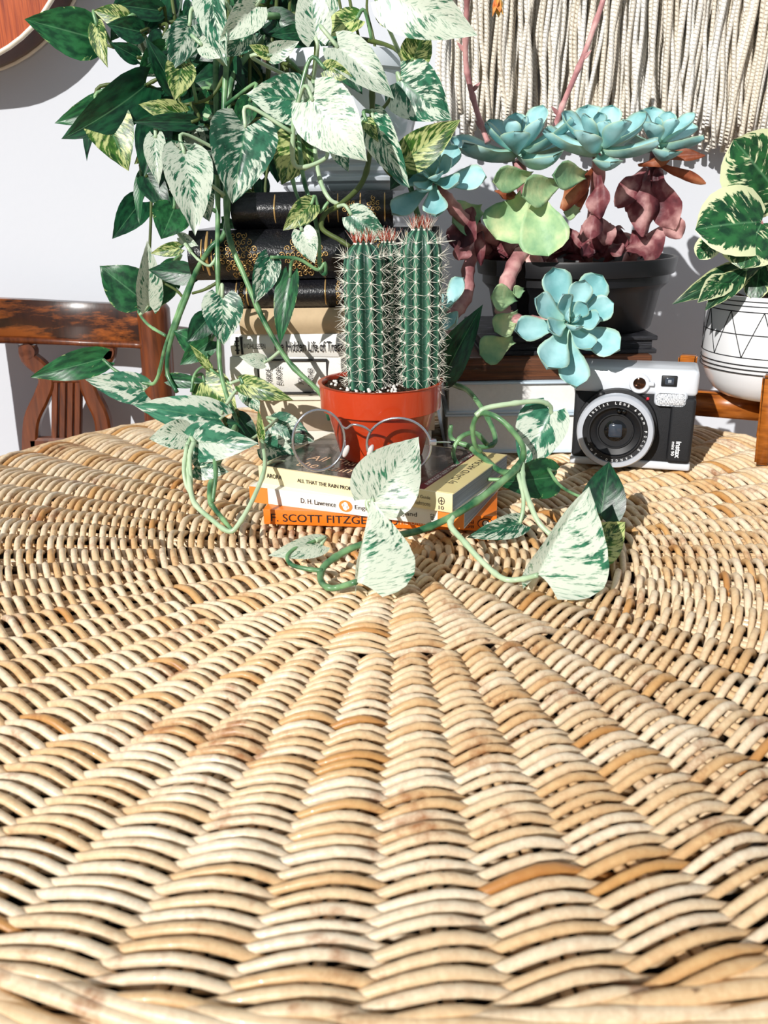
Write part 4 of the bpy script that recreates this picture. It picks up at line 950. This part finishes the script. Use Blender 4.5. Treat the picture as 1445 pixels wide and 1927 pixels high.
# leaves: base x, y, tip x, y, distance of base, tip, width ratio, twist, kind, fold, bend
LV = [
 (178,72,46,36,.86,.84,.72,0,'g',8,15),(275,160,115,262,.80,.78,.42,-12,'d',12,55),(270,190,102,232,.83,.82,.42,10,'g',12,25),(182,205,163,303,.80,.80,.34,40,'d',10,30),
 (195,212,242,322,.79,.78,.80,0,'y',14,20),(296,232,270,334,.79,.77,.62,10,'d',12,20),(347,287,367,444,.76,.73,.56,-8,'w',16,35),(293,258,299,348,.775,.765,.50,20,'w',18,20),
 (320,290,368,273,.77,.76,.75,10,'m',10,15),(266,330,262,422,.80,.79,.30,40,'g',8,15),(276,332,322,402,.79,.78,.60,0,'d',10,20),(328,392,303,450,.78,.77,1.15,0,'g',8,10),
 (372,357,394,417,.755,.75,.85,0,'m',6,30),(265,60,200,45,.82,.81,.75,0,'d',14,20),(182,48,203,128,.83,.82,.48,25,'y',14,25),(258,108,207,80,.82,.81,.65,0,'d',8,15),
 (255,70,275,128,.85,.84,.62,0,'w',8,15),(326,166,273,70,.79,.78,.46,12,'d',10,20),(357,48,316,138,.78,.77,.58,0,'m',12,25),(343,120,328,190,.775,.765,.80,0,'y',10,20),
 (395,-20,428,126,.78,.76,.44,20,'m',30,20),(380,85,432,106,.77,.76,.6,0,'w',12,20),(482,10,412,78,.77,.76,.62,-10,'w',25,20),(468,62,418,108,.775,.77,.7,0,'m',10,20),
 (362,230,248,229,.78,.77,.30,0,'d',10,20),(346,215,260,196,.79,.785,.5,0,'y',12,20),(238,35,176,20,.82,.82,.65,0,'y',14,20),(300,20,214,8,.83,.82,.5,0,'d',12,20),
 (594,73,578,-45,.77,.78,.62,0,'w',10,15),(728,-12,899,67,.76,.75,.58,0,'w',12,25),(634,88,742,187,.745,.73,.52,-15,'w',18,25),(577,190,463,177,.745,.74,.80,0,'m',10,20),
 (587,188,691,304,.715,.70,.78,0,'w',10,20),(462,238,437,384,.73,.715,.86,0,'m',32,30),(612,130,663,144,.735,.73,.7,0,'y',12,15),(752,150,850,226,.78,.77,.86,0,'m',10,25),
 (760,303,867,225,.77,.765,.55,0,'y',12,20),(702,222,771,354,.765,.75,.46,18,'m',16,30),(690,228,712,268,.76,.755,.55,0,'y',20,20),(777,112,804,46,.775,.77,.95,0,'y',16,25),
 (568,60,510,66,.78,.775,.5,0,'d',10,15),(508,104,563,78,.76,.755,.6,0,'w',20,20),(508,104,468,84,.76,.755,.55,0,'y',18,20),(640,108,682,178,.80,.79,.6,0,'d',10,15),
 (470,190,442,252,.765,.76,.65,0,'g',12,15),(525,208,495,264,.775,.77,.9,0,'d',10,15),(632,272,656,324,.755,.75,.62,0,'m',10,15),(768,300,734,358,.79,.785,.7,0,'d',12,15),
 (562,258,530,348,.77,.765,.92,0,'y',10,20),(587,384,532,434,.735,.73,.62,0,'y',14,25),(660,404,731,452,.735,.73,.66,0,'m',14,25),(385,290,446,336,.785,.78,.6,0,'d',10,15),
 (568,434,592,496,.73,.725,.75,0,'w',8,20),(508,485,478,572,.725,.72,.56,-10,'m',18,25),(546,520,527,650,.725,.715,.36,20,'g',14,20),(418,558,420,650,.75,.745,.85,0,'m',10,35),
 (392,598,352,644,.765,.76,.75,0,'d',12,20),(456,722,552,753,.725,.715,.40,0,'y',12,35),(497,682,450,670,.74,.735,.6,0,'w',14,20),
 (262,560,187,500,.83,.83,.98,0,'g',6,15),(279,574,277,452,.82,.81,.42,10,'w',30,10),(362,516,278,508,.80,.81,.50,0,'d',14,15),(322,520,260,592,.83,.83,.56,0,'g',12,15),(330,500,285,560,.84,.84,.6,0,'g',8,10),
 (339,466,283,477,.80,.80,.46,0,'y',20,15),(340,446,376,467,.79,.785,.5,0,'w',18,20),(388,656,326,622,.785,.785,.82,0,'g',10,15),(398,640,338,687,.78,.78,.56,0,'g',10,15),(394,692,357,648,.765,.76,.30,0,'y',22,15),
 (194,675,57,710,.82,.81,.40,0,'g',10,35),(272,735,160,714,.81,.80,.56,0,'b',10,20),(320,714,402,724,.79,.785,.34,0,'g',14,15),(384,718,447,777,.77,.76,.85,0,'y',10,20),(462,732,488,776,.75,.745,.75,0,'m',12,15),
 (416,790,249,761,.715,.70,.46,0,'b',12,30),(354,815,280,826,.67,.66,.78,0,'w',16,25),(363,832,487,834,.655,.64,.56,0,'b',14,30),(366,880,431,888,.645,.64,.66,0,'m',10,10),
 (492,824,486,770,.66,.66,.28,0,'y',26,10),(514,800,592,832,.715,.71,.76,0,'m',8,15),(498,838,560,868,.68,.68,.85,0,'m',12,20),(448,784,487,838,.74,.735,.56,0,'d',10,15),(425,800,470,845,.72,.72,.6,0,'d',10,15),
 (703,943,787,822,.558,.575,.88,0,'w',10,18),(672,1096,699,938,.486,.520,.92,-44,'w',-44,8),(606,1024,504,1046,.545,.525,.40,0,'w',16,25),
 (1037,774,984,888,.645,.64,.78,12,'b',22,20),(1040,898,932,910,.63,.61,.62,0,'g',12,15),(982,985,877,1012,.58,.565,.40,0,'m',16,25),(1014,1082,1108,916,.492,.528,.88,-38,'w',-38,8),
 (1130,975,1146,868,.578,.60,.76,0,'d',10,20),(1112,1040,1177,982,.56,.565,.95,0,'y',14,15),
 (836,708,909,572,.745,.735,.42,-15,'d',16,20),(834,700,862,640,.755,.75,.7,0,'d',12,20),(838,705,826,640,.75,.745,.5,0,'g',12,15)]
def leaf_px(e, seed):
    bx, by, tx, ty, Yb, Yt, wr, tw, kd, fold, bend = e
    B, T = P(bx, by, Yb), P(tx, ty, Yt); ax = (T - B).normalized(); n = (CAM - (B + T) / 2).normalized()
    n = Matrix.Rotation(math.radians(tw), 3, ax) @ (n - ax * n.dot(ax)).normalized()
    g = leaf_geo(B, T, wr, n, fold, bend, seed=seed)
    return B, T, ([rest(p, .0015) for p in g[0]], g[1], g[2])
STK = {'b': STEMP, 'g': STEM, 'd': STEMD, 'm': STEMP, 'w': STEMP, 'y': STEM}
STOP = list(stem_pts)
def add_leaf(e, seed, petiole=True):
    B, T, geo = leaf_px(e, seed); o = leaf_obj('leaf', geo, LM[e[8]], po, PO)
    if petiole:
        q = min(STOP, key=lambda p: (p - B).length)
        if (q - B).length > .10: q = B.lerp(Vector((P(*C0))), .35)
        back = (B - T).normalized(); d = (q - B).length
        if d > .004:
            mid = B + back * min(.016, d * .3) + Vector((0, .002, .004)); bm = bmesh.new()
            tube(bm, [p - PO for p in spline([B + (T - B) * .02, mid, q], 5)], [.0016] * 10 + [.0019], 6); fin('stalk', bm, STK[e[8]], o)
for i, e in enumerate(LV): add_leaf(e, i)
# the deeper crown behind the leaves in front
RL = random.Random(21)
for i in range(120):
    if i < 34: bx, by = RL.uniform(255, 500), RL.uniform(-40, 380)
    elif i < 48: bx, by = RL.uniform(480, 720), RL.uniform(-50, 50)
    elif i < 60: bx, by = RL.uniform(330, 480), RL.uniform(150, 420)
    else: bx, by = RL.uniform(300, 570), RL.uniform(-30, 270)
    a = RL.uniform(.2, PI - .2); L_ = RL.uniform(50, 95); Yb = RL.uniform(.815, .87)
    add_leaf((bx, by, bx + L_ * math.cos(a) * (1 if bx > 420 else 1), by + L_ * math.sin(a), Yb, Yb + RL.uniform(-.02, .01), RL.uniform(.5, .8), RL.uniform(-30, 30), RL.choice('ddgdmyw' if i < 60 else 'dddgddm'), 12, 20), 200 + i, i % 2 == 0)

# ------------------------------------------------------------------ echeveria in the black pot
BLKP = plain('black_plastic', '#0c0d11', .45, coat=.05, var=.15, scale=25)
EX, EY = P(1082, 480, .905).x, .905
ec = thing('potted_echeveria', 'overgrown blue-green echeveria rosettes in a black plastic pot', 'succulent', (EX, EY, RTOP))
EO = Vector(ec.location); eh = P(1150, 492, EY - .09).z - RTOP
prof = [(0, 0), (.078, 0), (.080, .003), (.0865, eh * .55), (.0935, eh - .024), (.0935, eh - .016), (.0985, eh - .015), (.1005, eh - .002), (.100, eh), (.096, eh), (.0945, eh - .006), (.091, eh - .02), (0, eh - .021)]
sharp(fin('pot', lathe(bmesh.new(), prof, 64), BLKP, ec), 35); soil_disc(.0905, eh - .012, ec, (0, 0, 0), 18, 12)
ECH = NT('echeveria_leaf').set(.55, 0, .35)
_uv = ECH.n('ShaderNodeTexCoord').outputs['UV']; _sp = ECH.n('ShaderNodeSeparateXYZ'); ECH.l(_uv, _sp.inputs[0]); _a = ECH.math('ABSOLUTE', ECH.math('SUBTRACT', ECH.math('MULTIPLY', _sp.outputs[0], 2.), 1.))
_n = ECH.noise(ECH.obj(), 38, 4); _c = ECH.mix(ECH.ramp(_n, [(.35, 0.), (.65, 1.)]), lin('#76b0b2'), lin('#b2dde0')); _c = ECH.mix(ECH.math('MULTIPLY', ECH.ramp(_sp.outputs[1], [(.0, 1.), (.45, 0.)]), .5), _c, lin('#b8d9b4'))
_c = ECH.mix(ECH.math('MULTIPLY', ECH.math('POWER', _a, 9.), .6), _c, lin('#c9d8a4')); ECH.col(_c); ECH.bump(_n, .1, .002); ECH = ECH.m
def softleaf(name, c0, c1, c2, trans=.25):
    t = NT(name).set(.5, 0, .4); n = t.noise(t.obj(), 40, 4); c = t.ramp(n, [(.35, lin(c0)), (.5, lin(c1)), (.66, lin(c2))]); t.col(c); t.bump(t.noise(t.obj(), 160, 3), .3, .002)
    tr = t.n('ShaderNodeBsdfTranslucent'); t.l(c, tr.inputs[0]); mx = t.n('ShaderNodeMixShader'); mx.inputs[0].default_value = trans
    t.l(t.b.outputs[0], mx.inputs[1]); t.l(tr.outputs[0], mx.inputs[2]); t.l(mx.outputs[0], t.out.inputs[0]); return t.m
ECG = softleaf('pale_green_succulent_leaf', '#7fae84', '#a9cc98', '#dbe5b0', .1); DEADM = softleaf('dried_leaf', '#46202a', '#87484e', '#dcaaa6'); DEADO = softleaf('dried_orange_leaf', '#6a3420', '#a2583a', '#c98a62'); PINK = softleaf('pink_stem', '#8f5a5c', '#c58d8c', '#e6bcb4', .05)  # pinkish-white end of the dried leaf ramp paints lit facets into its colour
def rosette(c, axis, r, n, seed, e0=4, e1=78, wr=.52, rim=None):
    rr = random.Random(seed); C = Vector(c); A = Vector(axis).normalized(); U = A.orthogonal().normalized(); V = A.cross(U); ga = math.radians(137.5); a0 = rr.uniform(0, 6)
    for k in range(n):
        t = k / (n - 1); a = a0 + k * ga; e = math.radians(e0 + (e1 - e0) * t ** 1.25 + rr.uniform(-5, 5)); ln = r * (1 - .70 * t ** 1.4) * rr.uniform(.9, 1.08)
        rad_ = U * math.cos(a) + V * math.sin(a); d = rad_ * math.cos(e) + A * math.sin(e); nr = A * math.cos(e) - rad_ * math.sin(e)
        B = C + A * (.010 * t) + d * r * .05
        g = leaf_geo(B, B + d * ln, wr * rr.uniform(.92, 1.1) * (1 + .25 * t), nr, 8, -28, SPOON, .0, .085, .02, 8, 12, cup=.35, seed=seed * 50 + k); leaf_obj('leaf', g, ECH, ec, EO)
sc = lambda px, Y: px * Y / F * 1.0
rosette(P(1064, 612, .752), (.08, -.86, .42), .054, 17, 1, 2, 72)
rosette(P(975, 300, .86), (-.10, -.30, .95), .066, 15, 2, 6, 74)
rosette(P(1128, 293, .83), (.0, -.36, .93), .060, 16, 3, 6, 74)
rosette(P(1236, 283, .88), (.10, -.26, .96), .054, 13, 4, 8, 72)
rosette(P(815, 348, .80), (-.10, -.80, .55), .044, 16, 5, 2, 70)
rosette(P(832, 596, .80), (-.55, -.62, .5), .042, 12, 6, 2, 70)
def estem(pts, r, mat=PINK):
    q = spline([P(*p) for p in pts], 6); bm = bmesh.new(); tube(bm, [p - EO for p in q], [r * (1.12 if i % 3 == 1 else .95) for i in range(len(q))], 9); return fin('stem', bm, mat, ec)
estem([(1020, 500, .90), (985, 476, .84), (958, 520, .815), (945, 575, .80), (965, 604, .79), (1020, 610, .775), (1062, 606, .756)], .0072)
estem([(960, 500, .90), (905, 462, .86), (882, 500, .84), (878, 555, .825), (855, 590, .812), (834, 598, .802)], .0062)
estem([(980, 500, .90), (930, 450, .86), (880, 420, .83), (845, 380, .815), (818, 352, .802)], .0060)
estem([(1040, 500, .90), (1000, 420, .885), (975, 302, .862)], .0065); estem([(1100, 500, .90), (1118, 400, .87), (1128, 296, .832)], .0065); estem([(1180, 500, .91), (1218, 400, .90), (1236, 286, .882)], .0065, DEADM)
def eleaf(bx, by, tx, ty, Yb, Yt, wr, mat, tab=SPOON, fold=6, bend=20, cup=.3, th=.05, tw=0, name='leaf', curl=0, wav=.03):
    B, T = P(bx, by, Yb), P(tx, ty, Yt); ax = (T - B).normalized(); n = (CAM - B).normalized(); n = Matrix.Rotation(math.radians(tw), 3, ax) @ (n - ax * n.dot(ax)).normalized()
    leaf_obj(name, leaf_geo(B, T, wr, n, fold, bend, tab, 0, th, wav, 10, 14, cup, seed=int(bx + ty), curl=curl), mat, ec, EO)
for a in ((1005, 360, 1032, 484, .83, .80, .72), (985, 370, 932, 452, .84, .82, .9), (905, 395, 850, 420, .84, .82, .9), (1050, 345, 980, 370, .84, .80, .5), (1000, 330, 925, 342, .84, .80, .4), (1100, 330, 1038, 330, .83, .79, .45), (1090, 395, 1060, 400, .84, .83, .8),
          (970, 560, 922, 560, .79, .77, .75), (965, 640, 902, 668, .785, .775, .80), (975, 590, 930, 625, .79, .775, .75), (985, 545, 965, 552, .79, .78, .8)):
    eleaf(*a, mat=ECG)
for i, a in enumerate(((1120, 315, 1058, 395, .84, .82, .40, DEADO), (1128, 330, 1128, 412, .83, .82, .55, DEADM), (1125, 385, 1110, 450, .83, .82, .6, DEADM), (1110, 400, 1150, 460, .85, .84, .6, DEADM), (1105, 320, 1085, 400, .85, .84, .3, DEADO), (1215, 315, 1160, 390, .87, .86, .5, DEADM), (1222, 320, 1210, 446, .86, .85, .45, DEADM),
          (1235, 318, 1268, 432, .87, .86, .5, DEADM), (1240, 330, 1180, 400, .88, .87, .6, DEADM), (1225, 300, 1327, 292, .87, .85, .22, DEADO), (1230, 305, 1328, 346, .87, .86, .2, DEADO), (1250, 400, 1282, 448, .87, .86, .7, DEADM), (1200, 310, 1260, 300, .86, .85, .35, DEADO),
          (890, 390, 858, 470, .83, .82, .7, DEADM), (900, 400, 905, 500, .84, .83, .22, DEADM), (878, 440, 862, 490, .825, .82, .75, PINK), (930, 360, 968, 370, .84, .82, .4, DEADO), (960, 400, 930, 470, .87, .86, .6, DEADM), (1000, 430, 1010, 492, .87, .85, .5, DEADM), (1060, 420, 1090, 480, .88, .87, .6, DEADM), (1160, 430, 1170, 478, .88, .87, .7, DEADM), (1110, 455, 1095, 482, .84, .83, .6, DEADM), (1195, 440, 1190, 475, .88, .87, .8, DEADM), (985, 470, 1020, 500, .84, .82, .5, PINK), (905, 440, 885, 480, .86, .85, .6, DEADM), (945, 440, 950, 485, .88, .86, .6, DEADM))):
    eleaf(*a[:7], mat=a[7], tab=DEAD, fold=24 if i % 2 else -20, bend=30, cup=.0, th=.0, tw=(-25, 20, 0)[i % 3], name='dried_leaf', curl=.5, wav=.35)
rr = random.Random(9)
for i in range(26):
    x = rr.uniform(910, 1240); eleaf(x, 440 + rr.uniform(-20, 25), x + rr.uniform(-30, 30), 482 + rr.uniform(-10, 8), rr.uniform(.86, .92), rr.uniform(.85, .90), rr.uniform(.5, .9), mat=DEADM, tab=DEAD, fold=20, bend=40, cup=0, th=0, tw=rr.uniform(-40, 40), name='dried_leaf', curl=.5, wav=.4)
for pts in (((918, 268, .85), (902, 225, .86), (885, 165, .87), (876, 110, .87), (878, 20, .86), (882, -60, .85)), ((1040, 250, .87), (1062, 190, .89), (1100, 100, .91), (1135, 0, .92), (1150, -60, .92))):
    q = spline([P(*p) for p in pts], 7); bm = bmesh.new(); tube(bm, [p - EO for p in q], [.0026 * (1 if i % 6 else 1.3) for i in range(len(q))], 7); st1 = fin('flower_stalk', bm, PINK, ec)
    for k in range(4, len(q) - 4, 9):
        d = Vector((.9 if k % 2 else -.9, -.3, .9)).normalized(); g = leaf_geo(q[k], q[k] + d * .012, .35, Vector((0, -1, .3)), 10, 10, LANCE, 0, .08, 0, 4, 6, seed=k); leaf_obj('bract', g, PINK, st1, EO)
BUD = softleaf('coral_flower', '#d4603c', '#e8894e', '#f2cc6a', .2)
for k in range(5):
    a = 2 * PI * k / 5; B = P(936, -6, .85); d = Vector((math.cos(a) * .35, -.3 + math.sin(a) * .35, -1)).normalized()
    leaf_obj('petal', leaf_geo(B, B + d * .016, .5, Vector((math.cos(a), math.sin(a), .2)), 15, -20, LANCE, 0, .06, 0, 5, 8, seed=k), BUD, ec, EO)
q = spline([P(*p) for p in ((880, -40, .853), (905, -38, .852), (930, -25, .85), (936, -6, .85))], 5); bm = bmesh.new(); tube(bm, [p - EO for p in q], .0016, 6); fin('flower_stalk', bm, PINK, ec)

# ------------------------------------------------------------------ peperomia leaves
PEP = leafmat('peperomia_leaf', '#2f6e3c', '#163f28', '#e9efc0', .62, .035, .3, edge=.55); PEPD = leafmat('peperomia_dark_leaf', '#2b5c38', '#10301e', '#c9d29a', .70, .04, .3, edge=.35)
PLO = Vector(pl.location)
for i, (bx, by, tx, ty, Yb, Yt, wr, m_, fold, bend) in enumerate(((1470, 372, 1380, 262, .80, .79, .95, PEP, 6, 20), (1434, 418, 1308, 432, .79, .77, .92, PEP, 10, 25), (1433, 420, 1395, 506, .785, .765, 1.25, PEP, 6, 20), (1425, 500, 1264, 573, .80, .79, .30, PEPD, 12, 30), (1400, 508, 1326, 585, .785, .77, .42, PEPD, 8, 15),
      (1375, 520, 1312, 570, .785, .77, .55, PEP, 8, 20), (1430, 505, 1420, 565, .80, .79, .8, PEPD, 8, 20), (1480, 430, 1530, 520, .80, .78, .95, PEP, 8, 20), (1490, 380, 1560, 300, .82, .81, .95, PEP, 8, 20), (1480, 520, 1500, 600, .78, .76, .8, PEP, 8, 20), (1345, 450, 1315, 488, .80, .79, .9, PEP, 8, 15), (1470, 560, 1560, 500, .84, .86, .7, PEPD, 8, 20))):
    B, T = P(bx, by, Yb), P(tx, ty, Yt); n = (CAM - B).normalized(); n = (n + Vector((-.1, 0, .25))).normalized()
    o = leaf_obj('leaf', leaf_geo(B, T, wr, n, fold, bend, ROUND if wr > .6 else LANCE, .10 if wr > .6 else 0, 0, .03, 12, 16, seed=300 + i), m_, pl, PLO)
    bm = bmesh.new(); base = Vector((PLC.x + RND.uniform(-.02, .02), PLC.y + RND.uniform(-.02, .02), zrim - .01)); tube(bm, [p - PLO for p in spline([B + (T - B) * .02, B.lerp(base, .4) + Vector((0, .01, .012)), base], 6)], .0019, 7); fin('stalk', bm, PINK if i in (1, 2) else STEM, o)
